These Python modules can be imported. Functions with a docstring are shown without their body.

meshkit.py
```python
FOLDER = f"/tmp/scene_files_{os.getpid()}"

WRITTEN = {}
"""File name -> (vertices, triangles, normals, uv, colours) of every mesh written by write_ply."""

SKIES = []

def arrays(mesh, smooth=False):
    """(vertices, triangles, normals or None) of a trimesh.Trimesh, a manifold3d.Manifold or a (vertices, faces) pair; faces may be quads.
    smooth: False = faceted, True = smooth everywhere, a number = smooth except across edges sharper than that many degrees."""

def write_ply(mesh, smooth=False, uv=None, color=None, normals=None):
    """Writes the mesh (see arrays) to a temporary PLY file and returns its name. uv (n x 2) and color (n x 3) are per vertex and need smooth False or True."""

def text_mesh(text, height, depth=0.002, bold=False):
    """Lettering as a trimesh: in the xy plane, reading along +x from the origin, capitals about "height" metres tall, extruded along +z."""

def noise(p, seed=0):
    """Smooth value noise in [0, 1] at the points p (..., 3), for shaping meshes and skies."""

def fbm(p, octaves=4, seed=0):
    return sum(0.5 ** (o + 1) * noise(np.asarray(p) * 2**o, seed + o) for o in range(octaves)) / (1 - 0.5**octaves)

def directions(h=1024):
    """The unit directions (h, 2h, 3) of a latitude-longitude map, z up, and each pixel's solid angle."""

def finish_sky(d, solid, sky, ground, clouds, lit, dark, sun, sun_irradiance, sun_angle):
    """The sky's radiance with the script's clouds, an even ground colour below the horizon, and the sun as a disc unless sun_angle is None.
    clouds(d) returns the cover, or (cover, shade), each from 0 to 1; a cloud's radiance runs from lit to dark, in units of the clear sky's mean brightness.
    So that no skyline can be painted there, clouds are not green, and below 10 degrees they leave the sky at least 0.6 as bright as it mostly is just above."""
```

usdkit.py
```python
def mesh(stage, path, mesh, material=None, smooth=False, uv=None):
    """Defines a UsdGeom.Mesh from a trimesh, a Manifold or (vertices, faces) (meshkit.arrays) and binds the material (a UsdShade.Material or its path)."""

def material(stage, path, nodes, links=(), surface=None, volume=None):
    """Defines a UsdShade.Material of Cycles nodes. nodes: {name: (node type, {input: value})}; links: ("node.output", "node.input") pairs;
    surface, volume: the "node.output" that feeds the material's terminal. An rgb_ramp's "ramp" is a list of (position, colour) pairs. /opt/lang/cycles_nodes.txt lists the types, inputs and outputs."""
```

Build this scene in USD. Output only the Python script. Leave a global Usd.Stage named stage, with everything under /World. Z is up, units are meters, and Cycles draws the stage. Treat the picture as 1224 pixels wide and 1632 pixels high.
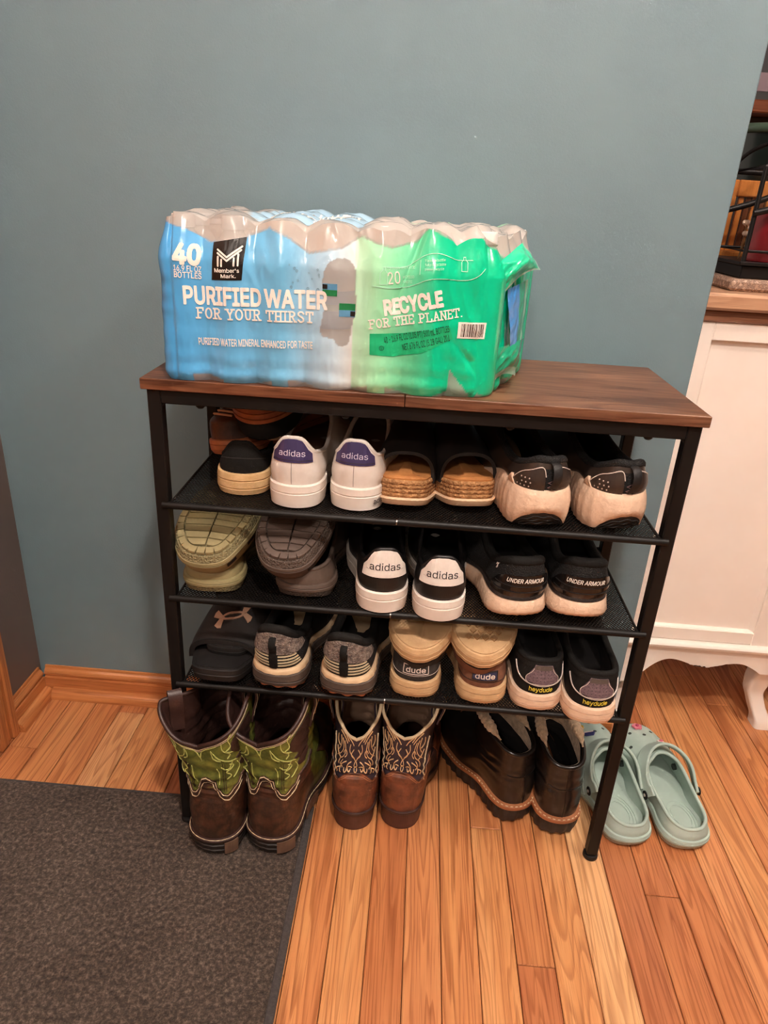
import math, random
import numpy as np, trimesh, usdkit, meshkit
import shapely
import shapely.geometry as sg, shapely.affinity as sa
from shapely.ops import unary_union
from scipy.interpolate import CubicSpline, PchipInterpolator
from scipy.spatial.transform import Rotation as Rot
from pxr import Usd, UsdGeom, UsdLux, UsdShade, Gf, Sdf, Vt

stage = Usd.Stage.CreateInMemory()
UsdGeom.SetStageUpAxis(stage, 'Z'); UsdGeom.SetStageMetersPerUnit(stage, 1.0)
UsdGeom.Xform.Define(stage, '/World')
rng = random.Random(7)

# ------------------------------------------------------------------ camera
CAM = np.array([0.08194, -1.22969, 1.0390])
CR = np.array([[0.99675972, 0.0594702, 0.05416049], [0.07363136, -0.40354294, -0.91199316], [-0.03238033, 0.91302596, -0.40661421]])
cam = UsdGeom.Camera.Define(stage, '/World/camera')
cam.CreateHorizontalApertureAttr(36.0); cam.CreateVerticalApertureAttr(48.0)
cam.CreateFocalLengthAttr(36.0 * 1127.458 / 1224); cam.CreateClippingRangeAttr(Gf.Vec2f(0.02, 50))
m4 = np.eye(4); m4[0, :3] = CR[0]; m4[1, :3] = -CR[1]; m4[2, :3] = -CR[2]; m4[3, :3] = CAM
cam.AddTransformOp().Set(Gf.Matrix4d(*m4.ravel().tolist()))
EXPOSURE = 2.80
cam.CreateExposureAttr(EXPOSURE)

# ------------------------------------------------------------------ lights: ceiling lamps of the room, and its dim bounce
def lamp(name, pos, radius, power, color):
    l = UsdLux.SphereLight.Define(stage, '/World/' + name)
    l.CreateRadiusAttr(radius); l.CreateIntensityAttr(power); l.CreateColorAttr(Gf.Vec3f(*color))
    l.AddTranslateOp().Set(Gf.Vec3d(*pos))
WARM = (1.0, 0.88, 0.805)
lamp('lamp_front', (0.30, -1.42, 2.40), 0.06, 96, WARM)
lamp('lamp_over', (0.12, -0.42, 2.38), 0.06, 9, WARM)
lamp('lamp_right', (1.30, -0.75, 2.30), 0.05, 56, WARM)
lamp('lamp_rear', (-0.35, -2.70, 2.25), 0.10, 15, (1.0, 0.89, 0.82))
dome = UsdLux.DomeLight.Define(stage, '/World/room_glow')
dome.CreateIntensityAttr(0.035); dome.CreateColorAttr(Gf.Vec3f(1.0, 0.86, 0.74))

# ------------------------------------------------------------------ helpers
used = {}
def numbered(parent, name):
    k = used.get((parent, name), 0); used[(parent, name)] = k + 1
    return f'{parent}/{name}' if k == 0 else f'{parent}/{name}_{k:03d}'

def keys(p, label=None, cat=None, group=None, kind=None):
    for k, v in (('label', label), ('category', cat), ('group', group), ('kind', kind)):
        if v: p.SetCustomDataByKey(k, v)

def thing(name, label=None, cat=None, group=None, kind=None, mat=None, loc=None):
    x = UsdGeom.Xform.Define(stage, numbered('/World', name))
    if mat is not None:
        x.AddTransformOp().Set(Gf.Matrix4d(*np.asarray(mat, float).T.ravel().tolist()))
    elif loc is not None:
        x.AddTranslateOp().Set(Gf.Vec3d(*loc))
    keys(x.GetPrim(), label, cat, group, kind)
    return str(x.GetPath())

def part(parent, name, mesh, material, smooth=35, label=None, kind=None, prim=None, **kw):
    path = numbered(parent, name)
    m = usdkit.mesh(stage, path, mesh, material, smooth=smooth)
    if prim:
        api = UsdGeom.PrimvarsAPI(m)
        for nm, arr in prim.items():
            arr = np.asarray(arr, np.float32)
            if arr.ndim == 2:
                api.CreatePrimvar(nm, Sdf.ValueTypeNames.Color3fArray, 'vertex').Set(Vt.Vec3fArray.FromNumpy(arr))
            else:
                api.CreatePrimvar(nm, Sdf.ValueTypeNames.FloatArray, 'vertex').Set(Vt.FloatArray.FromNumpy(arr))
    keys(m.GetPrim(), label, kw.get('cat'), kw.get('group'), kind)
    return path

def lin(c):
    c = np.asarray(c, float) / 255.0
    return tuple(np.where(c <= 0.04045, c / 12.92, ((c + 0.055) / 1.055) ** 2.4).tolist())

LOOKS = {}
def M(name, c, r=0.5, c2=None, vs=30.0, vfac=(0.35, 0.65), bump=0.0, bs=300.0, stretch=(1, 1, 1), metallic=0.0, coat=0.0, spec=0.5, sheen=0.0, voro=False, c3=None, trans=0.0):
    """a procedural look: colour c, patches of c2 (and c3) by noise, relief by noise or cells; colours are sRGB 0-255"""
    if name in LOOKS: return LOOKS[name]
    p = {'base_color': lin(c), 'roughness': r, 'metallic': metallic, 'coat_weight': coat, 'specular_ior_level': spec, 'coat_roughness': 0.15}
    if sheen: p.update(sheen_weight=sheen, sheen_roughness=0.5)
    n = {'p': ('principled_bsdf', p), 'tc': ('texture_coordinate', {}), 'mp': ('mapping', {'scale': stretch})}
    L = [('tc.object', 'mp.vector')]
    if c2 is not None:
        n['no'] = ('noise_texture', {'scale': vs, 'detail': 5.0, 'roughness': 0.6})
        ramp = [(vfac[0], lin(c)), (vfac[1], lin(c2))]
        if c3 is not None: ramp = [(vfac[0], lin(c)), (sum(vfac) / 2, lin(c2)), (vfac[1], lin(c3))]
        n['ra'] = ('rgb_ramp', {'ramp': ramp})
        L += [('mp.vector', 'no.vector'), ('no.fac', 'ra.fac'), ('ra.color', 'p.base_color')]
    if bump:
        n['bn'] = ('voronoi_texture', {'scale': bs}) if voro else ('noise_texture', {'scale': bs, 'detail': 3.0})
        n['bu'] = ('bump', {'strength': bump, 'distance': 0.002})
        L += [('mp.vector', 'bn.vector'), ('bn.distance' if voro else 'bn.fac', 'bu.height'), ('bu.normal', 'p.normal')]
    LOOKS[name] = usdkit.material(stage, '/World/Looks/' + name, n, L, surface='p.BSDF')
    return LOOKS[name]

def box(x0, x1, y0, y1, z0, z1, ch=0.0):
    """a box, its edges cut at 45 degrees by ch"""
    x0, x1 = min(x0, x1), max(x0, x1); y0, y1 = min(y0, y1), max(y0, y1); z0, z1 = min(z0, z1), max(z0, z1)
    if ch <= 0:
        b = trimesh.creation.box((x1 - x0, y1 - y0, z1 - z0)); b.apply_translation(((x0 + x1) / 2, (y0 + y1) / 2, (z0 + z1) / 2)); return b
    P = []
    for x, sx in ((x0, 1), (x1, -1)):
        for y, sy in ((y0, 1), (y1, -1)):
            for z, sz in ((z0, 1), (z1, -1)):
                P += [(x + sx * ch, y + sy * ch, z), (x + sx * ch, y, z + sz * ch), (x, y + sy * ch, z + sz * ch)]
    return trimesh.convex.convex_hull(np.array(P))

def gridmesh(P, close=True, cap0=False, cap1=False):
    """P[i, j] = points; i runs round (closed), j along"""
    n, m = P.shape[:2]
    v = P.reshape(-1, 3); f = []
    I = np.arange(n if close else n - 1); J = np.arange(m - 1)
    ii, jj = np.meshgrid(I, J, indexing='ij'); i2 = (ii + 1) % n
    a, b, c, d = ii * m + jj, i2 * m + jj, i2 * m + jj + 1, ii * m + jj + 1
    f = np.concatenate([np.stack([a, b, c], -1).reshape(-1, 3), np.stack([a, c, d], -1).reshape(-1, 3)])
    if cap0:
        v = np.vstack([v, P[:, 0].mean(0)]); k = len(v) - 1
        f = np.vstack([f, np.stack([(I + 1) % n * m, I * m, np.full(len(I), k)], -1)])
    if cap1:
        v = np.vstack([v, P[:, -1].mean(0)]); k = len(v) - 1
        f = np.vstack([f, np.stack([I * m + m - 1, (I + 1) % n * m + m - 1, np.full(len(I), k)], -1)])
    return trimesh.Trimesh(v, f, process=False)

def tube(pts, r, seg=8, closed=False, rz=None):
    """a tube along a polyline; rz: flattened second radius"""
    pts = np.asarray(pts, float); n = len(pts)
    t = np.roll(pts, -1, 0) - np.roll(pts, 1, 0) if closed else np.gradient(pts, axis=0)
    t /= np.linalg.norm(t, axis=1, keepdims=True) + 1e-12
    up = np.array([0, 0, 1.0]); out = []
    prev = None
    for k in range(n):
        if prev is None:
            u = np.cross(up, t[k])
            if np.linalg.norm(u) < 0.1: u = np.cross([1.0, 0, 0], t[k])
        else:
            u = prev - t[k] * (prev @ t[k])
        u /= np.linalg.norm(u) + 1e-12; prev = u
        w = np.cross(t[k], u)
        a = np.arange(seg) / seg * 2 * np.pi
        rr = r[k] if np.ndim(r) else r
        out.append(pts[k] + rr * np.cos(a)[:, None] * u + (rz or rr) * np.sin(a)[:, None] * w)
    P = np.transpose(np.array(out), (1, 0, 2))
    if closed: P = np.concatenate([P, P[:, :1]], 1)
    return gridmesh(P, True, not closed, not closed)

def smooth_path(pts, n=60, closed=False):
    pts = np.asarray(pts, float)
    if closed: pts = np.vstack([pts, pts[:1]])
    t = np.r_[0, np.cumsum(np.linalg.norm(np.diff(pts, axis=0), axis=1))]
    cs = CubicSpline(t, pts, bc_type='periodic' if closed else 'natural')
    return cs(np.linspace(0, t[-1], n, endpoint=not closed))

def lathe(prof, seg=32, cx=0, cy=0):
    prof = np.asarray(prof, float); a = np.arange(seg) / seg * 2 * np.pi
    P = np.stack([cx + prof[None, :, 0] * np.cos(a)[:, None], cy + prof[None, :, 0] * np.sin(a)[:, None], np.broadcast_to(prof[None, :, 1], (seg, len(prof)))], -1)
    return gridmesh(P, True, prof[0, 0] > 1e-6, prof[-1, 0] > 1e-6)

def cat(*ms): return trimesh.util.concatenate([m for m in ms])

def extrude(poly, h):
    poly = poly.buffer(0)
    gs = [g for g in getattr(poly, 'geoms', [poly]) if g.area > 1e-10]
    return trimesh.util.concatenate([trimesh.creation.extrude_polygon(g, h, engine='earcut') for g in gs])

def prism_x(poly_yz, x0, x1):
    """a (y, z) outline run along x"""
    m = extrude(poly_yz, x1 - x0); v = m.vertices.copy()
    m.vertices = np.stack([x0 + v[:, 2], v[:, 0], v[:, 1]], -1); m.fix_normals(); return m

def prism_y(poly_xz, y0, y1):
    m = extrude(poly_xz, y1 - y0); v = m.vertices.copy()
    m.vertices = np.stack([v[:, 0], y0 + v[:, 2], v[:, 1]], -1); m.fix_normals(); return m

def wrap(flat, fn, off, edge=0.004, th=0.0004):
    """bends a flat piece (x, y, thickness z) onto the surface fn(u, v) -> points, normals"""
    if hasattr(flat, 'geom_type'): flat = sheet(flat, th, edge); v, f = flat.vertices, flat.faces
    else: v, f = trimesh.remesh.subdivide_to_size(flat.vertices, flat.faces, edge, max_iter=12)
    p, n = fn(v[:, 0], v[:, 1])
    return trimesh.Trimesh(p + n * (v[:, 2:3] + off), f, process=False)

def sheet(poly, th, edge=.005):
    """a flat piece cut into small cells: top face and rim, ready to be bent"""
    poly = shapely.segmentize(poly.buffer(0), edge)
    x0, y0, x1, y1 = poly.bounds; nx, ny = max(1, math.ceil((x1 - x0) / edge)), max(1, math.ceil((y1 - y0) / edge))
    gx, gy = np.linspace(x0, x1, nx + 1), np.linspace(y0, y1, ny + 1); I, J = np.meshgrid(np.arange(nx), np.arange(ny), indexing='ij')
    cells = shapely.box(gx[I].ravel(), gy[J].ravel(), gx[I + 1].ravel(), gy[J + 1].ravel()); shapely.prepare(poly)
    full = shapely.contains_properly(poly, cells); hit = shapely.intersects(poly, cells) & ~full
    V, F, n = [], [], 0
    for c in cells[full]:
        a = np.array(c.exterior.coords)[:4]; V.append(a); F.append(np.array([[0, 1, 2], [0, 2, 3]]) + n); n += 4
    for c in shapely.intersection(poly, cells[hit]):
        for g in getattr(c, 'geoms', [c]):
            if g.geom_type != 'Polygon' or g.area < 1e-11: continue
            v, f = trimesh.creation.triangulate_polygon(g, engine='earcut'); V.append(np.asarray(v)); F.append(np.asarray(f) + n); n += len(v)
    v = np.vstack(V); f = np.vstack(F); d1, d2 = v[f[:, 1]] - v[f[:, 0]], v[f[:, 2]] - v[f[:, 0]]
    neg = d1[:, 0] * d2[:, 1] - d1[:, 1] * d2[:, 0] < 0; f[neg] = f[neg][:, ::-1]
    P, Q = [np.c_[v, np.full(len(v), th)]], [f]
    for g in getattr(poly, 'geoms', [poly]):
        for r in [g.exterior, *g.interiors]:
            c = np.array(r.coords)[:-1]; k = len(c); i = np.arange(k); j = (i + 1) % k
            P.append(np.vstack([np.c_[c, np.zeros(k)], np.c_[c, np.full(k, th)]])); Q.append(np.vstack([np.stack([i, j, j + k], -1), np.stack([i, j + k, i + k], -1)]) + n); n += 2 * k
    return trimesh.Trimesh(np.vstack(P), np.vstack(Q), process=False)

def line_poly(pts, w, n=0):
    pts = np.asarray(pts, float)
    if n: pts = smooth_path(pts, n)
    return sg.LineString(pts).buffer(w / 2, quad_segs=3)

def text_flat(txt, p0, p1, h, th=0.0004, bold=True, slant=0.0):
    """lettering from p0 to p1 (baseline), capitals h tall, squeezed to fit, as a flat piece"""
    m = meshkit.text_mesh(txt, h, th, bold); v = m.vertices.copy()
    x0, x1 = v[:, 0].min(), v[:, 0].max()
    d = np.subtract(p1, p0); W = np.hypot(*d); e = d / W
    x = (v[:, 0] - x0) / (x1 - x0) * W + slant * v[:, 1]
    m.vertices = np.stack([p0[0] + x * e[0] - v[:, 1] * e[1], p0[1] + x * e[1] + v[:, 1] * e[0], v[:, 2]], -1)
    return m

# slab-serif capitals, drawn as strokes in a 1 x 1.4 box
def slab_text(txt, p0, p1, h, th=0.0004):
    W = {'I': .45, ' ': .45, '.': .3}
    sr = lambda x, y, w=.5: [((x - w / 2, y), (x + w / 2, y))]
    G = {
        'F': [((.2, 0), (.2, 1.4)), ((.05, 1.4), (.9, 1.4)), ((.2, .75), (.65, .75)), ((.9, 1.4), (.9, 1.1))] + sr(.2, 0),
        'E': [((.2, 0), (.2, 1.4)), ((.05, 1.4), (.9, 1.4)), ((.2, .75), (.65, .75)), ((.05, 0), (.9, 0)), ((.9, 1.4), (.9, 1.1)), ((.9, 0), (.9, .3))],
        'O': [[(.5 + .42 * math.cos(a), .7 + .7 * math.sin(a)) for a in np.linspace(0, 2 * math.pi, 25)]],
        'R': [((.2, 0), (.2, 1.4)), [(.05, 1.4), (.6, 1.4), (.82, 1.22), (.82, .92), (.6, .72), (.2, .72)], [(.5, .72), (.75, .2), (.95, 0)]] + sr(.2, 0) + sr(.92, 0, .25),
        'Y': [((.1, 1.4), (.5, .65)), ((.9, 1.4), (.5, .65)), ((.5, .65), (.5, 0))] + sr(.1, 1.4, .4) + sr(.9, 1.4, .4) + sr(.5, 0),
        'U': [[(.18, 1.4), (.18, .4), (.3, .08), (.5, 0), (.7, .08), (.82, .4), (.82, 1.4)]] + sr(.18, 1.4, .4) + sr(.82, 1.4, .4),
        'T': [((.5, 0), (.5, 1.4)), ((.05, 1.4), (.95, 1.4)), ((.05, 1.4), (.05, 1.1)), ((.95, 1.4), (.95, 1.1))] + sr(.5, 0),
        'H': [((.18, 0), (.18, 1.4)), ((.82, 0), (.82, 1.4)), ((.18, .72), (.82, .72))] + sr(.18, 0, .4) + sr(.82, 0, .4) + sr(.18, 1.4, .4) + sr(.82, 1.4, .4),
        'I': [((.22, 0), (.22, 1.4))] + sr(.22, 0, .42) + sr(.22, 1.4, .42),
        'S': [[(.85, 1.15), (.7, 1.38), (.4, 1.42), (.17, 1.25), (.17, .98), (.4, .78), (.65, .65), (.85, .45), (.83, .15), (.6, 0), (.35, 0), (.15, .25)]],
        'P': [((.2, 0), (.2, 1.4)), [(.05, 1.4), (.6, 1.4), (.85, 1.22), (.85, .88), (.6, .66), (.2, .66)]] + sr(.2, 0),
        'L': [((.2, 0), (.2, 1.4)), ((.05, 0), (.88, 0)), ((.88, 0), (.88, .35))] + sr(.2, 1.4),
        'A': [((.12, 0), (.5, 1.4)), ((.88, 0), (.5, 1.4)), ((.28, .5), (.72, .5))] + sr(.12, 0, .35) + sr(.88, 0, .35),
        'N': [((.15, 0), (.15, 1.4)), ((.15, 1.4), (.85, 0)), ((.85, 0), (.85, 1.4))] + sr(.15, 0, .35) + sr(.85, 1.4, .35) + sr(.15, 1.4, .3),
        '.': [((.12, 0.02), (.14, 0.02))], ' ': []}
    x, polys = 0, []
    for ch in txt:
        for s in G[ch]:
            polys.append(sa.translate(sg.LineString(s).buffer(.11, cap_style='square' if ch != 'O' else 'round', join_style='round', quad_segs=3), x))
        x += W.get(ch, 1.0) + .2
    g = unary_union(polys); b = g.bounds
    d = np.subtract(p1, p0); wd = np.hypot(*d)
    g = sa.scale(g, wd / (b[2] - b[0]), h / 1.5, origin=(b[0], 0)); g = sa.translate(g, -b[0])
    g = sa.rotate(g, math.degrees(math.atan2(d[1], d[0])), origin=(0, 0)); g = sa.translate(g, *p0)
    return extrude(g, th)
# ------------------------------------------------------------------ the room
XL, XR, PLANK, PX0 = -0.6906, 0.549, 0.0572, 0.18225
def wall_paint(name, c, c2):
    n = {'p': ('principled_bsdf', {'roughness': 0.55, 'specular_ior_level': 0.35}), 'g': ('geometry', {}),
         'n1': ('noise_texture', {'scale': 2.2, 'detail': 3.0}), 'ra': ('rgb_ramp', {'ramp': [(0.3, lin(c)), (0.7, lin(c2))]}),
         'n2': ('noise_texture', {'scale': 260.0, 'detail': 4.0, 'roughness': 0.65}), 'bu': ('bump', {'strength': 0.16, 'distance': 0.003})}
    return usdkit.material(stage, '/World/Looks/' + name, n, [('g.position', 'n1.vector'), ('n1.fac', 'ra.fac'), ('ra.color', 'p.base_color'), ('g.position', 'n2.vector'), ('n2.fac', 'bu.height'), ('bu.normal', 'p.normal')], surface='p.BSDF')
m_wall = wall_paint('blue_wall_paint', (111, 133, 141), (115, 136, 143))
m_taupe = wall_paint('taupe_wall_paint', (110, 98, 92), (114, 101, 94))
m_ceil = wall_paint('ceiling_paint', (196, 190, 182), (192, 186, 178))
m_cream = wall_paint('cream_wall_paint', (128, 118, 106), (124, 114, 102))
m_far = wall_paint('far_wall_paint', (128, 124, 130), (120, 116, 122))

def wood(name, cols, scale=(1, 1, 1), off=(0, 0, 0), r=0.35, coat=0.25, grain=1.0, axis='y', pore=0.5):
    """plain-sawn wood: stretched noise for the bands, a warped set of rings for the arches, fine pores"""
    st = {'y': (34, 2.0, 34), 'x': (2.0, 34, 34), 'z': (34, 34, 2.0)}[axis]
    fi = {'y': (420, 9, 420), 'x': (9, 420, 420), 'z': (420, 420, 9)}[axis]
    wv = {'y': (16, .75, 16), 'x': (.75, 16, 16), 'z': (16, 16, .75)}[axis]
    n = {'p': ('principled_bsdf', {'roughness': r, 'coat_weight': coat, 'coat_roughness': 0.22, 'specular_ior_level': 0.4}), 'g': ('geometry', {}),
         'm0': ('mapping', {'location': off, 'scale': scale}), 'm1': ('mapping', {'scale': st}), 'm2': ('mapping', {'scale': fi}), 'm3': ('mapping', {'scale': wv}),
         'n1': ('noise_texture', {'scale': 1.0, 'detail': 6.0, 'roughness': 0.62}), 'n2': ('noise_texture', {'scale': 1.0, 'detail': 2.0}),
         'n3': ('noise_texture', {'scale': 1.0, 'detail': 2.0, 'distortion': 0.6}), 'k3': ('math', {'math_type': 'multiply', 'value2': 17.0}), 'f3': ('math', {'math_type': 'fraction'}),
         'r3': ('rgb_ramp', {'ramp': [(0.0, (1, 1, 1)), (0.5, (0.95, .92, .90)), (0.84, (0.64, .52, .45)), (0.93, (0.70, .58, .51)), (1.0, (1, 1, 1))]}),
         'r1': ('rgb_ramp', {'ramp': [(0.30, lin(cols[0])), (0.5, lin(cols[1])), (0.70, lin(cols[2]))]}),
         'r2': ('rgb_ramp', {'ramp': [(0.34, (0.50, .40, .35)), (0.47, (1, 1, 1))]}),
         'x1': ('mix', {'mix_type': 'multiply', 'fac': grain}), 'x2': ('mix', {'mix_type': 'multiply', 'fac': pore}),
         'bu': ('bump', {'strength': 0.08, 'distance': 0.001})}
    L = [('g.position', 'm0.vector'), ('m0.vector', 'm1.vector'), ('m0.vector', 'm2.vector'), ('m0.vector', 'm3.vector'), ('m1.vector', 'n1.vector'), ('m2.vector', 'n2.vector'), ('m3.vector', 'n3.vector'),
         ('n1.fac', 'r1.fac'), ('n3.fac', 'k3.value1'), ('k3.value', 'f3.value1'), ('f3.value', 'r3.fac'), ('n2.fac', 'r2.fac'),
         ('r1.color', 'x1.color1'), ('r3.color', 'x1.color2'), ('x1.color', 'x2.color1'), ('r2.color', 'x2.color2'), ('x2.color', 'p.base_color'), ('n2.fac', 'bu.height'), ('bu.normal', 'p.normal')]
    return usdkit.material(stage, '/World/Looks/' + name, n, L, surface='p.BSDF')

tones = [((201, 136, 85), (214, 151, 97), (224, 167, 113)), ((181, 112, 71), (195, 125, 78), (208, 140, 90)), ((211, 149, 99), (222, 165, 113), (232, 180, 129)),
         ((191, 123, 76), (206, 138, 88), (216, 154, 99)), ((170, 103, 67), (185, 116, 74), (197, 129, 83)), ((220, 165, 111), (230, 180, 127), (236, 191, 141)), ((197, 129, 83), (212, 145, 95), (220, 158, 106)), ((187, 118, 76), (201, 134, 85), (214, 149, 97))]
planks = [wood(f'oak_plank_{i}', t, off=(i * 3.71, i * 1.37, i * 2.2), r=0.38, coat=0.12, grain=0.75 + 0.06 * (i % 4), pore=.5) for i, t in enumerate(tones)]
m_trim = wood('oak_trim', ((188, 116, 66), (202, 130, 76), (214, 146, 90)), off=(9, 4, 2), axis='x', grain=0.45, coat=0.4, r=0.3)
m_trimy = wood('oak_trim_side', ((188, 116, 66), (202, 130, 76), (214, 146, 90)), off=(5, 7, 2), axis='y', grain=0.45, coat=0.4, r=0.3)
m_trimz = wood('oak_trim_post', ((188, 116, 66), (202, 130, 76), (214, 146, 90)), off=(5, 7, 2), axis='z', grain=0.45, coat=0.4, r=0.3)

floor = thing('floor', 'orange oak strip floor of narrow boards', 'floor', kind='structure')
m_sub = M('subfloor_wood', (150, 96, 58), 0.6)
part(floor, 'subfloor', box(-3.0, 3.6, -3.2, 3.2, -0.04, -0.0125), m_sub, smooth=False)
fixed = {6: [-0.383], 2: [-0.523], 1: [-0.275], -5: [-0.572], -12: [-0.05], 7: [-0.07]}
pick = {-5: [2, 0], -4: [3, 3], -3: [0, 0], -2: [1, 1], -1: [6, 6], 0: [3, 3], 1: [0, 0, 6], 2: [1, 4, 7], 3: [0, 0], 4: [5, 5], 5: [4, 4], 6: [6, 1, 1], 7: [1, 1, 4], 8: [6, 0], 9: [0, 2], 10: [3, 3]}
for k in range(-16, 24):
    cuts = sorted([-1.6 - rng.random() * .3, .85 + rng.random() * .3] + (fixed[k] if k in fixed else ([rng.uniform(-.2, .5)] if rng.random() < .6 else [])) + ([fixed[k][0] - .75 - rng.random() * .3] if k in fixed else []))
    xa, xb = PX0 + k * PLANK, PX0 + (k + 1) * PLANK
    xa = max(xa, XL + 0.001) if k > -17 else xa
    if xb - xa < .005: continue
    dz = rng.uniform(-.0004, .0003)
    for q, (a, b) in enumerate(zip(cuts[:-1], cuts[1:])):
        t = pick[k][min(q, len(pick[k]) - 1)] if k in pick else rng.randrange(len(planks))
        part(floor, 'plank', box(xa + .0006, xb - .0006, a + .0005, b - .0005, -0.012, dz, 0.0013), planks[t], smooth=False)

def struct(name, mesh, m, smooth=35, label=None, catg=None):
    return part('/World', name, mesh, m, smooth, label=label, kind='structure', cat=catg)
struct('wall_back', box(XL - .1, XR, 0.0, 0.115, 0, 2.44, 0.002), m_wall, False, 'blue-grey painted wall behind the shoe rack', 'wall')
struct('wall_left', box(XL - .1, XL, -0.135, 0.0, 0, 2.44), m_taupe, False, 'taupe side wall left of the rack, meeting the blue wall', 'wall')
struct('wall_front', box(-2.4, 3.4, -3.12, -3.0, 0, 2.44), m_cream, False, 'cream wall behind the camera', 'wall')
struct('wall_far', box(XR - 1.0, 3.4, 1.35, 1.45, 0, 2.44), m_far, False, 'grey wall of the room beyond, over the cabinet', 'wall')
struct('wall_right', box(3.3, 3.4, -3.0, 1.35, 0, 2.44), m_cream, False, 'cream wall far right', 'wall')
struct('ceiling', box(-2.5, 3.5, -3.2, 1.5, 2.44, 2.5), m_ceil, False, 'off-white ceiling', 'ceiling')

# baseboards: a moulded board with a round shoe strip in front of it
def base_profile(sgn=1):
    b = [(0, 0), (-.0125, 0), (-.0125, .0455), (-.0085, .0470), (-.0085, .0500), (-.0118, .0525), (-.0118, .0560), (-.0085, .0615), (-.0045, .0650), (-.0040, .0705), (0, .0705)]
    s = [(-.0125, 0), (-.030, 0)] + [(-.0125 - .0175 * math.cos(a), .022 * math.sin(a) ** .9 if a > 0 else 0) for a in np.linspace(0.02, math.pi / 2, 8)]
    return sg.Polygon(b), sg.Polygon(s).buffer(0)
bp, sp = base_profile()
bb = thing('baseboard_back', 'moulded oak baseboard along the foot of the blue wall', 'baseboard', kind='structure')
part(bb, 'board', prism_x(bp, XL + .0126, XR), m_trim, False); part(bb, 'shoe_moulding', prism_x(sp, XL + .03, XR), m_trim)
bl = thing('baseboard_left', 'moulded oak baseboard along the foot of the taupe wall', 'baseboard', kind='structure')
def side_run(poly, y0, y1):
    m = extrude(poly, y1 - y0); v = m.vertices.copy(); m.vertices = np.stack([XL - v[:, 0], y0 + v[:, 2], v[:, 1]], -1); m.fix_normals(); return m
part(bl, 'board', side_run(bp, -.135, -.0127), m_trimy, False); part(bl, 'shoe_moulding', side_run(sp, -.135, -.0128), m_trimy)
tr = thing('trim_1', 'fluted oak door casing at the left edge', 'door casing', kind='structure')
for q, (a, b, w) in enumerate([(-.1555, -.135, .019), (-.1665, -.1565, .013), (-.1955, -.1675, .016), (-.2065, -.1965, .012), (-.228, -.2075, .019)]):
    part(tr, 'casing_strip', box(XL - .01, XL + w, a, b, 0, 2.1, .003), m_trimz, False)
dr = thing('door_1', 'brown door leaf left of the oak casing', 'door', kind='structure')
part(dr, 'door_leaf', box(XL - .05, XL - .012, -1.05, -.229, .004, 2.06, .002), m_trimz, False)
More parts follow.
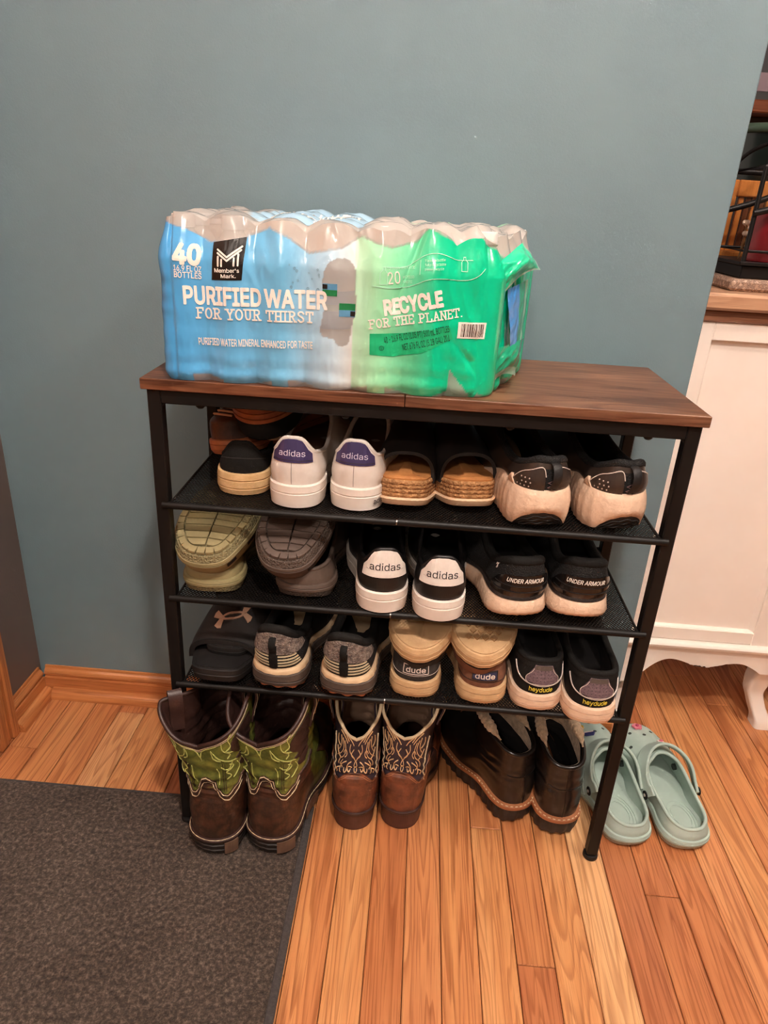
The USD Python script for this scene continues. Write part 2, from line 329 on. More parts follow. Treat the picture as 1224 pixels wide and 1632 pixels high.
# ------------------------------------------------------------------ floor mat
def mat_thing():
    x0, x1, y0, y1, a = -1.25, -.049, -1.6, -.262, 0
    NX, NY = 300, 330
    xs, ys = np.linspace(x0, x1 - .012, NX), np.linspace(y0, y1 - .002, NY)
    X, Y = np.meshgrid(xs, ys, indexing='ij')
    p = np.stack([X, Y, 0 * X], -1)
    q = p + .012 * (meshkit.noise(p * 40, 21)[..., None] - .5)
    Z = .0046 + .0026 * meshkit.fbm(q * [70, 110, 1], 3, 3) + .0014 * meshkit.noise(p * 16, 5)
    e = np.minimum(np.minimum((X - x0) / .01, (x1 - .012 - X) / .006), np.minimum((Y - y0) / .01, (y1 - .002 - Y) / .006)).clip(0, 1)
    Z = .0035 + (Z - .0035) * e
    top = np.stack([X, Y, Z], -1)
    n = {'p': ('principled_bsdf', {'roughness': 0.95, 'specular_ior_level': 0.15, 'sheen_weight': 0.08}), 'g': ('geometry', {}),
         'n1': ('noise_texture', {'scale': 150.0, 'detail': 6.0, 'roughness': 0.75}), 'ra': ('rgb_ramp', {'ramp': [(0.3, lin((44, 37, 33))), (0.5, lin((84, 72, 64))), (0.7, lin((146, 128, 112)))]}),
         'n2': ('noise_texture', {'scale': 6.0, 'detail': 3.0}), 'rb': ('rgb_ramp', {'ramp': [(0.3, (.74, .7, .68)), (0.65, (1, 1, 1))]}), 'x': ('mix', {'mix_type': 'multiply', 'fac': 1.0}),
         'v': ('noise_texture', {'scale': 330.0, 'detail': 4.0, 'distortion': 1.5}), 'bu': ('bump', {'strength': 0.9, 'distance': 0.004})}
    mm = usdkit.material(stage, '/World/Looks/mat_pile', n, [('g.position', 'n1.vector'), ('n1.fac', 'ra.fac'), ('g.position', 'n2.vector'), ('n2.fac', 'rb.fac'), ('ra.color', 'x.color1'), ('rb.color', 'x.color2'), ('x.color', 'p.base_color'), ('g.position', 'v.vector'), ('v.fac', 'bu.height'), ('bu.normal', 'p.normal')], surface='p.BSDF')
    t = thing('floor_mat', 'dark grey-brown ribbed doormat on the floor at bottom left, under the green boots', 'mat')
    part(t, 'pile', gridmesh(top, False), mm, True)
    e = M('mat_binding', (74, 68, 66), .85, c2=(60, 55, 54), vs=200, bump=.4, bs=700)
    part(t, 'backing', box(x0, x1, y0, y1, .0003, .0032, .0008), e, False)
    part(t, 'edge_binding', box(x1 - .013, x1 + .0005, y0, y1 + .0005, .0004, .0052, .002), e, False)
    part(t, 'edge_binding', box(x0, x1 - .013, y1 - .003, y1 + .0005, .0004, .0052, .0012), e, False)
mat_thing()

# ------------------------------------------------------------------ shoe rack
RX, RF, RB, RH = 0.0905, -0.3305, -0.0387, 0.8048
HW = 0.372
Z1, Z2, Z3 = 0.6256, 0.4719, 0.3123
m_blk = M('black_powder_coat', (20, 18, 17), .46, bump=.08, bs=900, spec=.28)
m_cap = M('black_plastic_foot', (20, 19, 19), .5)
m_mesh = M('black_mesh_wire', (22, 20, 19), .45)
def rustic(name, off, cols):
    return wood(name, cols, off=off, axis='x', scale=(1.4, .55, 1.0), grain=.85, pore=.7, r=.42, coat=.1)
m_top = [rustic('rustic_board', (3.1, .7, 0), ((70, 42, 30), (124, 80, 55), (150, 102, 72))), rustic('rustic_board_second', (11.3, 2.2, .3), ((78, 48, 34), (118, 80, 58), (146, 104, 78)))]
rack = thing('shoe_rack', 'black metal shoe rack with a brown wood top and mesh shelves against blue wall', 'shoe rack')
SEAM = 0.0905 - .022
part(rack, 'board', box(RX - HW, SEAM - .0004, RF, RB, RH - .0150, RH, .0009), m_top[0], False)
part(rack, 'board', box(SEAM + .0004, RX + HW, RF, RB, RH - .0150, RH, .0009), m_top[1], False)
PW = .0185
px = [RX - HW + .006 + PW / 2, RX + HW - .006 - PW / 2]; py = [RF + .006 + PW / 2, RB - .006 - PW / 2]
for ix, x in enumerate(px):
    for iy, y in enumerate(py):
        onmat = .006 if (ix == 0 and iy == 0) else 0.0
        p = part(rack, 'post', box(x - PW / 2, x + PW / 2, y - PW / 2, y + PW / 2, onmat + .012, RH - .0152, .0016), m_blk, False)
        part(p, 'levelling_foot', lathe([(.0, onmat + .0002), (.0118, onmat + .0004), (.0128, onmat + .002), (.0128, onmat + .0065), (.0115, onmat + .0085), (.0050, onmat + .0095), (.005, onmat + .014), (0, onmat + .014)], 28, x, y), m_cap)
ZT = RH - .0152
for y in py: part(rack, 'rail', box(px[0] + PW / 2, px[1] - PW / 2, y - PW / 2, y + PW / 2, ZT - .0195, ZT, .0014), m_blk, False)
for x in px: part(rack, 'rail', box(x - PW / 2, x + PW / 2, py[0] + PW / 2, py[1] - PW / 2, ZT - .0195, ZT, .0014), m_blk, False)
for x, s in ((px[0] + PW / 2, 1), (px[1] - PW / 2, -1)):           # small welded gussets in the front corners
    g = sg.Polygon([(0, 0), (.008 * s, 0)] + [(.008 * s * (1 - math.sin(a)), -.008 * (1 - math.cos(a))) for a in np.linspace(0.1, math.pi / 2, 7)])
    part(rack, 'gusset', prism_y(sa.translate(g, x, ZT - .0195), py[0] - .006, py[0] + .006), m_blk, False)
for x in (px[0] + .06, px[1] - .055, RX - .1, RX + .12):
    part(rack, 'bolt', lathe([(0, ZT - .0245), (.004, ZT - .0245), (.0062, ZT - .022), (.0065, ZT - .0190), (0, ZT - .0190)], 14, x, py[0]), m_blk)
yb0, yb1 = RF + .0075, RB - .0075
for z in (Z1, Z2, Z3):
    for y in (yb0, yb1):
        part(rack, 'shelf_bar', tube([(px[0], y, z - .0045), (SEAM - .001, y, z - .0045)], .0054, 12), m_blk, 60)
        part(rack, 'shelf_bar', tube([(SEAM + .001, y, z - .0045), (px[1], y, z - .0045)], .0054, 12), m_blk, 60)
        part(rack, 'bar_joint', tube([(SEAM - .006, y, z - .0045), (SEAM + .006, y, z - .0045)], .0047, 12), M('bare_steel', (150, 145, 140), .3, metallic=1.0), 60)
    x0, x1 = px[0] + .012, px[1] - .012
    zz = z - .0003
    for x in (x0, x1): part(rack, 'shelf_side_wire', tube([(x, yb0, zz), (x, yb1, zz)], .0019, 8), m_mesh, 60)
    ws, P = [], .0052                                              # expanded-metal sheet: two families of slanted strands
    rect = sg.box(x0, yb0, x1, yb1); bx = (yb1 - yb0) * .62
    for s in (1, -1):
        for x in np.arange(x0 - bx, x1 + bx, P):
            c = sg.LineString([(x, yb0), (x + s * bx, yb1)]).intersection(rect)
            if c.is_empty or c.geom_type != 'LineString': continue
            a, b = np.array(c.coords)[0], np.array(c.coords)[-1]
            d = (b - a) / (np.linalg.norm(b - a) + 1e-9); nn = np.array([-d[1], d[0]]) * .00058
            dz = .0003 * s
            V = np.array([[*(a + nn), zz - .0014 + dz], [*(a - nn), zz - .0014 + dz], [*(a - nn), zz - .0002 + dz], [*(a + nn), zz - .0002 + dz], [*(b + nn), zz - .0014 + dz], [*(b - nn), zz - .0014 + dz], [*(b - nn), zz - .0002 + dz], [*(b + nn), zz - .0002 + dz]])
            F = np.array([[0, 1, 5], [0, 5, 4], [1, 2, 6], [1, 6, 5], [2, 3, 7], [2, 7, 6], [3, 0, 4], [3, 4, 7]])
            ws.append(trimesh.Trimesh(V, F, process=False))
    part(rack, 'shelf_mesh', cat(*ws), m_mesh, False, kind='stuff')
# ------------------------------------------------------------------ the shrink-wrapped pack of water bottles on the rack
PZ = RH + .0004
BR, BP = .0306, .0625
bot_x = [-.2205 + BP * i for i in range(7)] + [.2078]
BOT = [(x, (-.2995 + j * .0625) if i < 6 else (-.287 + j * .0615) if i == 6 else (-.135 + j * .0615)) for i, x in enumerate(bot_x) for j in range(5 if i < 6 else 4 if i == 6 else 2)]
def film_path():
    pts = [(-.2535, -.010), (-.2535, -.3325), (.118, -.3325), (.160, -.3190), (.195, -.270), (.224, -.200), (.2385, -.130), (.2410, -.010)]
    pg = sg.Polygon(pts).buffer(-.026).buffer(.026, quad_segs=12)
    c = np.array(pg.exterior.coords)[:-1]
    if sg.LinearRing(c).is_ccw is False: c = c[::-1]
    k = np.argmin(np.hypot(c[:, 0] + .2275, c[:, 1] + .3325)); c = np.roll(c, -k, 0)   # starts where the front begins, left
    c = np.vstack([c, c[:1]]); t = np.r_[0, np.cumsum(np.linalg.norm(np.diff(c, axis=0), axis=1))]
    return t, c
FT, FC = film_path(); FLEN = FT[-1]; U0 = FC[0, 0]
def path_at(u):
    t = (np.asarray(u, float) - U0) % FLEN
    p = np.stack([np.interp(t, FT, FC[:, k]) for k in (0, 1)], -1)
    e = .003; a = np.stack([np.interp((t + e) % FLEN, FT, FC[:, k]) for k in (0, 1)], -1); b = np.stack([np.interp((t - e) % FLEN, FT, FC[:, k]) for k in (0, 1)], -1)
    d = a - b; d /= np.linalg.norm(d, axis=-1, keepdims=True) + 1e-12
    return p, np.stack([d[..., 1], -d[..., 0]], -1)
ZP = np.array([0, .004, .012, .03, .06, .072, .09, .11, .13, .148, .165, .182, .197, .206])
OP = np.array([.0042, .002, .0, .0002, .0, .0008, .0, .0006, .0003, .0, .0035, .009, .0135, .0165])
DMX = np.array([.012, .012, .0105, .008, .0055, .0048, .0042, .004, .0048, .0062, .0075, .0075, .006, .004])
prof = PchipInterpolator(ZP, OP); dmx = PchipInterpolator(ZP, DMX)
def cell(u):
    return (np.asarray(u) - bot_x[0] + BP / 2) % BP - BP / 2
def film_off(u, z):
    c = cell(u); d = BR - np.sqrt(np.maximum(BR ** 2 - c ** 2, 1e-9)); m = dmx(z)
    sc = m * (1 - np.exp(-d / m))
    q = np.stack([u * 26, z * 16, 0 * u + 3.3], -1)
    w = (meshkit.fbm(q, 3, 11) - .5) * .0045 + (meshkit.fbm(q * [3.2, 1.0, 1] + 7, 3, 4) - .5) * .0022
    w = w + .0016 * np.sin((u * 230 + z * 90 + 3 * meshkit.noise(q * .8, 9))) * np.clip(meshkit.noise(q * .6 + 5, 2) - .5, 0, 1) * 2
    ripple = .0009 * np.sin(z * 260 + 4 * meshkit.noise(q, 6)) * np.clip(1 - z / .06, 0, 1)
    cr = .0035 * np.exp(-((u - (.045 + (z - .105) * .36)) / .0035) ** 2) * np.clip((z - .09) / .03, 0, 1) + .004 * np.exp(-((u - (.165 - (z - .03) * .9)) / .006) ** 2) * np.clip((.075 - z) / .03, 0, 1)
    w = w * 1.7
    return prof(z) + sc * .9 + np.abs(w) * .8 - .0005 + ripple + cr
def ztop(u):
    c = np.abs(cell(u)); return .2040 - .010 * np.clip((c - .012) / .02, 0, 1) ** 1.3 - .011 * meshkit.noise(np.stack([u * 34, 0 * u, 0 * u], -1), 8) * np.clip((u + .14) / .06, 0, 1)
BZ = PchipInterpolator([0, .003, .018, .148, .158, .170, .179, .186, .1865, .200, .206], [.027, .0292, BR, BR, .0275, .022, .0165, .0135, .015, .015, .012])
def film_pt(u, z):
    p, n = path_at(u); o = film_off(u, z); z = np.asarray(z, float)
    p = p - n * o[..., None]; r = BZ(z) + .0008
    for b in BOT:                                                   # the film never cuts into a bottle
        d = p - b; l = np.sqrt((d ** 2).sum(-1)); k = np.where(l < r, r / np.maximum(l, 1e-6), 1.0); p = b + d * k[..., None]
    return np.concatenate([p, z[..., None]], -1)
def film_map(u, z):
    u, z = np.asarray(u, float), np.asarray(z, float); e = .0012
    p = film_pt(u, z); a = film_pt(u + e, z) - film_pt(u - e, z); b = film_pt(u, z + e) - film_pt(u, z - e)
    n = np.cross(a, b); n /= np.linalg.norm(n, axis=-1, keepdims=True) + 1e-12
    return p, n

pack = thing('water_bottle_pack', 'large shrink-wrapped pack of water bottles, half blue and half green, on the rack top', 'pack of water bottles', loc=(0, 0, PZ))
m_pet = usdkit.material(stage, '/World/Looks/bottle_plastic', {'p': ('principled_bsdf', {'base_color': lin((232, 222, 210)), 'roughness': .12, 'transmission_weight': .12, 'ior': 1.33})}, [], surface='p.BSDF')
m_bcap = M('white_bottle_cap', (240, 236, 230), .35)
m_lblue = M('bottle_label_blue', (70, 140, 190), .35); m_lgreen = M('bottle_label_green', (20, 120, 70), .35)
def bottle(cx, cy):
    b = part(pack, 'bottle', lathe([(0, .004), (.018, .0015), (.0265, .0008), (.0296, .006), (BR - .0004, .018), (.0298, .03), (BR - .0004, .045), (.0294, .055), (BR - .0004, .068), (BR - .001, .073), (BR - .001, .128), (BR - .0004, .134), (BR - .001, .146), (.0272, .158), (.0215, .170), (.016, .179), (.0128, .184), (.0128, .196), (0, .196)], 26, cx, cy), m_pet, 40)
    part(b, 'label', lathe([(BR - .0009, .078), (BR - .0003, .078), (BR - .0003, .124), (BR - .0009, .124)], 26, cx, cy), m_lblue, 60)
    part(b, 'label_stripe', lathe([(BR - .0004, .100), (BR + .0001, .100), (BR + .0001, .108), (BR - .0004, .108)], 26, cx, cy), m_lgreen, 60)
    part(b, 'cap', lathe([(.0128, .1865), (.0145, .187), (.0145, .199), (.0135, .2015), (0, .2018)], 24, cx, cy), m_bcap, 30)
for x, y in BOT: bottle(x, y)

# the film: side walls, then the sheet over the caps; col / alp say what is printed where
U = np.linspace(U0, U0 + FLEN, 860, endpoint=False)
zs_ = np.r_[np.linspace(0, .02, 8), np.linspace(.023, .206, 104)]
TT = ztop(U); PZR = np.array([-.30, -.25, -.21, -.182, -.15, -.135, -.109, -.085, -.06, -.02, .003, .022, .041, .07, .084, .10, .119, .151, .19, .215, .25, .30])
PZV = np.array([.196, .194, .186, .173, .174, .181, .192, .182, .166, .174, .189, .182, .178, .186, .203, .196, .188, .197, .18, .165, .15, .15])
grid = np.stack([film_pt(U, t / .206 * TT) for t in zs_], 1)
ZG = zs_[None] / .206 * TT[:, None]
sU = np.where(U > U0 + FLEN - .33, U - FLEN, U)                         # signed: the left end is negative
sU2 = np.broadcast_to(sU[:, None], ZG.shape)
blue0, blue1, pale, green0, green1 = [np.array(lin(c)) for c in ((72, 172, 240), (122, 198, 240), (226, 232, 230), (176, 240, 190), (0, 200, 146))]
def film_color(u, z):
    xs = [-.6, -.25, -.19, -.09, -.03, -.004, -.0039, .03, .06, .10, .30]
    cs = [blue0 * .9, blue0 * .9, blue0 * .5 + blue1 * .4, blue1 * .9, blue1 * .45 + pale * .55, pale, pale * .35 + green0 * .65, green0 * .8 + green1 * .2, green0 * .4 + green1 * .6, green1, green1 * .92]
    c = np.stack([np.interp(u, xs, [k[i] for k in cs]) for i in range(3)], -1)
    w = np.clip((.16 - np.abs(u - .02)) / .16, 0, 1) * np.clip((.06 - z) / .06, 0, 1)
    return c
col = film_color(sU2, ZG)
zp = np.interp(sU2, PZR, PZV)
alp = np.clip((zp - ZG) / .0012, 0, 1) * np.interp(sU2, [-.3, -.2, -.09, -.045, -.004, .02, .07, .3], [1, 1, 1, .99, .94, .98, 1, 1])
band = np.exp(-((ZG - .125) / .006) ** 2) + np.exp(-((ZG - .104) / .007) ** 2) + .8 * np.exp(-((ZG - .086) / .005) ** 2)
lf = np.clip((-.225 - sU2) / .02, 0, 1)[..., None]
col = col * (1 - .35 * lf * np.clip(band, 0, 1)[..., None])
low = np.clip((.0050 + .006 * np.sin(sU2 * 55) - ZG) / .002, 0, 1) * (np.abs(sU2 - .02) < .25)
alp = alp * (1 - .85 * low * (np.abs(cell(sU2)) > .011))
corner = ((sU2 > .150) & (ZG < .048 - np.abs(sU2 - .19) * .2) & (sU2 < .24)).astype(float)      # clear torn corner, bottom right
alp = np.where((sU2 > .125) & (sU2 < .155) & (ZG < (.155 - sU2) * 1.2), .25, alp)
# the window between the two prints
win = sg.Polygon(smooth_path([(-.041, .142), (-.034, .157), (-.018, .163), (-.004, .155), (-.001, .13), (.0, .10), (-.004, .085), (-.014, .058), (-.022, .06), (-.026, .066), (-.039, .068), (-.0395, .10)], 60, True))
inside = shapely.contains_xy(win, sU2.ravel(), ZG.ravel()).reshape(sU2.shape)
hz = np.array(lin((196, 186, 176))); mk_ = (np.clip((ZG - zp) / .002, 0, 1) * np.clip((sU2 + .15) / .03, .25, 1))
col = np.where((ZG > zp + .001)[..., None], hz, col); alp = np.maximum(alp, .78 * mk_)
alp = np.where(inside, .10, alp)
g1 = gridmesh(grid, True)
ctr = np.array([0.0, -.17])
NR = 26; ring = grid[:, -1]
rings, rc, ra = [], [], []
caps = np.array(BOT)
for k in range(0, NR + 1):
    s = 1 - k / NR * .999
    q = ring[:, :2].copy(); q = np.stack([ctr[0] + (q[:, 0] - ctr[0]) * s ** .9, ctr[1] + (q[:, 1] - ctr[1]) * s], -1)
    dd = np.sqrt(((q[:, None] - caps[None]) ** 2).sum(-1)).min(1)
    z = .2055 - .011 * np.clip((dd - .013) / .024, 0, 1) ** 1.4 + .012 * (meshkit.fbm(np.c_[q * 24, 0 * dd], 3, 5) - .55)
    z = z + .006 * np.clip((q[:, 1] + .16) / .15, 0, 1) * np.clip(1 - np.abs(q[:, 0] + .07) / .08, 0, 1)
    w = min(k / 2.0, 1); z = ring[:, 2] * (1 - w) + z * w
    rings.append(np.c_[q, z])
    x, y = q[:, 0], q[:, 1]
    pb = ((x > -.15) & (x < .0) & (y > -.30 + np.abs(x + .07) * .5)); pg_ = ((x > .01) & (x < .2) & (y > -.12) & (meshkit.noise(np.c_[q * 28, 0 * x], 3) > .45))
    rc.append(np.where(pb[:, None], blue1 * .6 + pale * .4, np.where(pg_[:, None], green0, hz)))
    ra.append(np.where(pb, .9, np.where(pg_, .85, np.clip((x + .16) / .05, .3, .8))) if k > 1 else np.clip((x + .16) / .05, .3, .8))
top = np.stack(rings, 1); g2 = gridmesh(top, True, False, True)
g2c = np.vstack([np.stack(rc, 1).reshape(-1, 3), pale[None]]); g2a = np.r_[np.stack(ra, 1).ravel(), .2]
film_nodes = {'p': ('principled_bsdf', {'roughness': .22, 'specular_ior_level': .5, 'coat_weight': .8, 'coat_roughness': .06}), 'c': ('attribute', {'attribute': 'col'}), 'a': ('attribute', {'attribute': 'alp'}),
              't': ('transparent_bsdf', {'color': (.97, .97, .97)}), 'gl': ('glossy_bsdf', {'roughness': .09, 'color': (1, 1, 1)}), 'fr': ('fresnel', {'IOR': 1.5}), 'mk': ('diffuse_bsdf', {'color': lin((225, 220, 214))}),
              'm1': ('mix_closure', {'fac': .42}), 'm2': ('mix_closure', {}), 'm3': ('mix_closure', {})}
m_film = usdkit.material(stage, '/World/Looks/printed_shrink_film', film_nodes, [('c.color', 'p.base_color'), ('t.BSDF', 'm1.closure1'), ('mk.BSDF', 'm1.closure2'), ('fr.fac', 'm2.fac'), ('m1.closure', 'm2.closure1'), ('gl.BSDF', 'm2.closure2'), ('a.fac', 'm3.fac'), ('m2.closure', 'm3.closure1'), ('p.BSDF', 'm3.closure2')], surface='m3.closure')
part(pack, 'shrink_wrap', g1, m_film, True, label='glossy printed plastic wrap, blue to green', prim={'col': col.reshape(-1, 3), 'alp': alp.ravel()})
part(pack, 'top_wrap', g2, m_film, True, label='mostly clear plastic wrap over the caps', prim={'col': g2c, 'alp': g2a})
# loose end of the sleeve on the right
def flap(fn, nu, nv, c, a, label=None):
    u, v = np.meshgrid(np.linspace(0, 1, nu), np.linspace(0, 1, nv), indexing='ij'); P = fn(u, v)
    part(pack, 'film_flap', gridmesh(P, False), m_film, True, label=label, prim={'col': c(u, v).reshape(-1, 3), 'alp': a(u, v).ravel()})
nz = lambda u, v, s, k: (meshkit.fbm(np.stack([u * k, v * k, 0 * u + s], -1), 3, s) - .5)
def quad(A, B, C, D, bulge, sd, amp=.006):                          # A top left, B top right, C bottom right, D bottom left
    A, B, C, D = map(np.array, (A, B, C, D)); o = np.array([.45, -.85, .25])
    def fn(u, v):
        U_, V_ = u[..., None], v[..., None]; p = (D * (1 - U_) + C * U_) * (1 - V_) + (A * (1 - U_) + B * U_) * V_
        k = bulge * np.sin(np.pi * u) * np.sin(np.pi * np.clip(v, .02, .98)) + amp * nz(u, v, sd, 5)
        p = p + o * k[..., None]; p[..., 2] += .010 * np.sin(np.pi * u) * (1 - v); return p
    return fn
flap(quad((.172, -.303, .167), (.2055, -.247, .190), (.2350, -.236, .157), (.180, -.299, .127), .014, 2), 34, 26, lambda u, v: np.broadcast_to(green1, u.shape + (3,)) * (1 + .15 * v[..., None]), lambda u, v: np.where((v < .06 + .05 * nz(u, v, 3, 9)) | (u > .95), .35, .97), 'curled green end of the wrap')
flap(quad((.189, -.282, .134), (.2215, -.224, .143), (.2225, -.224, .040), (.205, -.270, .050), .003, 12, .005), 24, 34, lambda u, v: np.where((u < .55)[..., None], np.array(lin((64, 146, 220))), green1 * .7), lambda u, v: np.where(u > .9, .35, .96), 'blue and green inner end of the wrap')
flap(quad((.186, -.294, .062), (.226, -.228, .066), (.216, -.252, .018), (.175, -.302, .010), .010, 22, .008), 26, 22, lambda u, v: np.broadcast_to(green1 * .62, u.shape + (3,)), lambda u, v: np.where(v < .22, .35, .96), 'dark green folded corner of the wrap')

# print on the wrap
W_, K_ = M('white_print', (244, 236, 226), .4), M('black_print', (26, 20, 17), .35)
def prt(flat, m, label=None, off=.0004): part(pack, 'print', wrap(flat, film_map, off, .0045), m, False, label=label)
prt(text_flat('40', (-.2265, .1465), (-.1925, .1455), .0215, bold=3), W_, 'white number 40')
prt(text_flat('16.9 FL OZ', (-.2255, .1375), (-.1925, .1365), .0065), W_); prt(text_flat('BOTTLES', (-.2255, .1295), (-.1925, .1285), .0070), W_)
logo = sg.Polygon([(-.1765, .172), (-.1365, .180), (-.1420, .1305), (-.1795, .1285)])
prt(extrude(logo, .0003), K_, 'black square logo panel', .0003)
lg = [line_poly([(-.1705, .1640), (-.1590, .1560), (-.1415, .1690)], .0022), line_poly([(-.1705, .1600), (-.1590, .1520), (-.1425, .1650)], .0022),
      line_poly([(-.1700, .1560), (-.1703, .1455)], .0022), line_poly([(-.1658, .1530), (-.1660, .1455)], .0022), line_poly([(-.1505, .1555), (-.1510, .1470)], .0022), line_poly([(-.1455, .1600), (-.1462, .1475)], .0022)]
prt(extrude(unary_union(lg), .0003), W_, 'white letter M emblem', .0008)
prt(text_flat("Member's", (-.1750, .1378), (-.1445, .1392), .0046, .0003), W_, off=.0008); prt(text_flat('Mark.', (-.1670, .1318), (-.1485, .1330), .0042, .0003), W_, off=.0008)
prt(text_flat('PURIFIED', (-.2155, .0985), (-.1180, .1005), .0205, bold=2), W_, 'white bold lettering PURIFIED'); prt(text_flat('WATER', (-.1140, .1005), (-.0350, .1025), .0205, bold=2), W_, 'white bold lettering WATER')
prt(slab_text('FOR YOUR THIRST', (-.2020, .0815), (-.0520, .0850), .0130), W_)
prt(text_flat('PURIFIED WATER MINERAL ENHANCED FOR TASTE', (-.2000, .0480), (-.0530, .0520), .0088), W_)
prt(text_flat('RE', (.0360, .1000), (.0560, .1035), .0170, bold=3), W_); prt(text_flat('CYCLE', (.0555, .1035), (.1085, .1155), .0175, bold=3), W_, 'white bold lettering')
prt(slab_text('FOR THE PLANET.', (.0175, .0820), (.1340, .1035), .0108), W_)
prt(text_flat('20', (.0390, .1365), (.0535, .1385), .0140, bold=False), W_)
thin = .0007
def bottle_icon(x, z, s=1): return line_poly([(x, z), (x, z + .013 * s), (x + .003 * s, z + .017 * s), (x + .003 * s, z + .02 * s), (x + .006 * s, z + .02 * s), (x + .006 * s, z + .017 * s), (x + .009 * s, z + .013 * s), (x + .009 * s, z), (x, z)], thin)
for g in (bottle_icon(.0285, .1360), bottle_icon(.1290, .1560, .8), line_poly([(.02, .1335), (.05, .1325), (.072, .1380), (.085, .1440), (.12, .1460), (.145, .1490), (.158, .160)], .0008, 40), line_poly([(.036, .1560), (.062, .1590), (.082, .1720), (.10, .1745), (.12, .1690), (.142, .1690)], .0008, 40), line_poly([(.0765, .150), (.0765, .166)], thin)):
    prt(extrude(g, .0003), M('pale_green_print', (190, 240, 214), .4))
for q, (t, a, b) in enumerate([('UP TO 20% LESS PLASTIC', (.0385, .1535), (.0700, .1560)), ('RECYCLED', (.0560, .1440), (.0700, .1455)), ('PLASTIC', (.0560, .1385), (.0680, .1395)), ('Flexible bottle', (.0820, .1645), (.1060, .1670)), ('fully recyclable', (.0820, .1600), (.1070, .1620)), ('please recycle', (.0820, .1550), (.1050, .1570))]):
    prt(text_flat(t, a, b, .0030, .0002, False), M('pale_green_print', (190, 240, 214), .4))
bandp = sg.Polygon([(.0190, .0760), (.06, .0790), (.119, .0900), (.1245, .0760), (.085, .0560), (.05, .0490), (.0200, .0500)])
prt(extrude(bandp, .0003), M('green_print_band', (30, 180, 120), .3), 'mid green printed band', .0002)
GP = M('dark_green_print', (16, 58, 38), .4)
prt(text_flat('40 - 16.9 FL OZ (1.05 PT) 500 mL BOTTLES', (.0380, .0650), (.1190, .0845), .0078, .0002, False), GP, off=.0006)
prt(text_flat('NET 676 FL OZ (5.28 GAL) 20 L', (.0620, .0575), (.1210, .0735), .0078, .0002, False), GP, off=.0006)
prt(extrude(sg.Point(.0345, .0590).buffer(.0030).difference(sg.Point(.0345, .0590).buffer(.0025)), .0002), GP, off=.0006); prt(text_flat('U', (.0335, .0575), (.0355, .0575), .0030, .0002), GP, off=.0006)
bc = sg.box(.1300, .0765, .1690, .0965); prt(extrude(bc, .0003), W_, 'white barcode panel')
bars, x, r2 = [], .1345, random.Random(3)
while x < .1645:
    w = r2.choice([.0004, .0006, .001, .0013]); bars.append(sg.box(x, .0785, x + w, .0945)); x += w + r2.choice([.0005, .0007, .001])
prt(extrude(unary_union(bars), .0002), M('brown_print', (70, 52, 44), .4), 'dark barcode bars', .0008)
for lbl in (((-.0415, -.0235), (.1185, .1330)), ((-.0205, -.0005), (.0945, .1105))):              # bottle labels seen in the window
    (xa, xb), (za, zb) = lbl; zm = (za + zb) / 2; up = za > .1
    prt(extrude(sg.box(xa, zm if up else za, xb, zb if up else zm), .0002), M('label_blue_print', (86, 140, 176), .4), off=.0001)
    prt(extrude(sg.box(xa, za if up else zm, xb, zm if up else zb), .0002), M('label_green_print', (24, 120, 66), .4), off=.0001)
    lx = xa if up else xb - .006
    prt(extrude(sg.box(lx, (zm if up else za) + .001, lx + .006, (zb if up else zm) - .001), .0002), K_, off=.0004)
r3 = random.Random(5)
drops = [sg.Point(x, z).buffer(r).difference(sg.Point(x, z).buffer(r * .72)) for x, z, r in [(r3.uniform(-.085, -.045), r3.uniform(.04, .155), r3.uniform(.0008, .0018)) for _ in range(30)] if not -.1 < z - .09 < .02]
prt(extrude(unary_union(drops), .0002), M('grey_print', (120, 150, 166), .4), 'grey water drop print')
# print on the top sheet
def top_map(u, v):
    p = np.stack([u, v, 0 * u], -1); f = rings_z(p[:, 0], p[:, 1]); p[:, 2] = f; return p, np.broadcast_to([0, 0, 1.0], p.shape)
from scipy.interpolate import LinearNDInterpolator
rings_z = LinearNDInterpolator(top[:, ::1].reshape(-1, 3)[:, :2], top.reshape(-1, 3)[:, 2], fill_value=.204)
part(pack, 'print', wrap(text_flat('WATER', (-.082, -.175), (-.012, -.185), .052), top_map, .0006, .006), W_, False)
part(pack, 'print', wrap(text_flat('OUR THIRST', (-.125, -.245), (-.025, -.255), .036), top_map, .0006, .006), W_, False)
# ------------------------------------------------------------------ footwear: one surface model for every shoe
def outline(L, wh, wb, side, toe=.42, N=160):
    """sole outline, starting at the middle of the heel and running round by +x; side +1 = right foot"""
    lat = [(.012, .42), (.05, .80), (.11, .98), (.2, 1.0), (.35, .98)]
    r = [(x * wh, y * L) for y, x in lat] + [(.96 * wb, .5 * L), (1.0 * wb, .63 * L), (.96 * wb, .76 * L), (.76 * wb, .88 * L), (toe * wb, .965 * L)]
    l = [(-x * wh, y * L) for y, x in lat[:4]] + [(-.84 * wh, .36 * L), (-.84 * wb, .5 * L), (-1.0 * wb, .66 * L), (-1.02 * wb, .78 * L), (-.86 * wb, .90 * L), (-(toe + .1) * wb, .972 * L)]
    pts = [(0, 0)] + r + [(-.08 * wb, L)] + l[::-1]
    p = smooth_path(np.array(pts), 900, True)
    if side < 0:
        p = p * [-1, 1]; p = np.r_[p[:1], p[:0:-1]]
    t = np.r_[0, np.cumsum(np.linalg.norm(np.diff(np.vstack([p, p[:1]]), axis=0), axis=1))]
    q = np.linspace(0, t[-1], N, endpoint=False)
    pp = np.vstack([p, p[:1]]); return np.stack([np.interp(q, t, pp[:, k]) for k in (0, 1)], -1), t[-1]

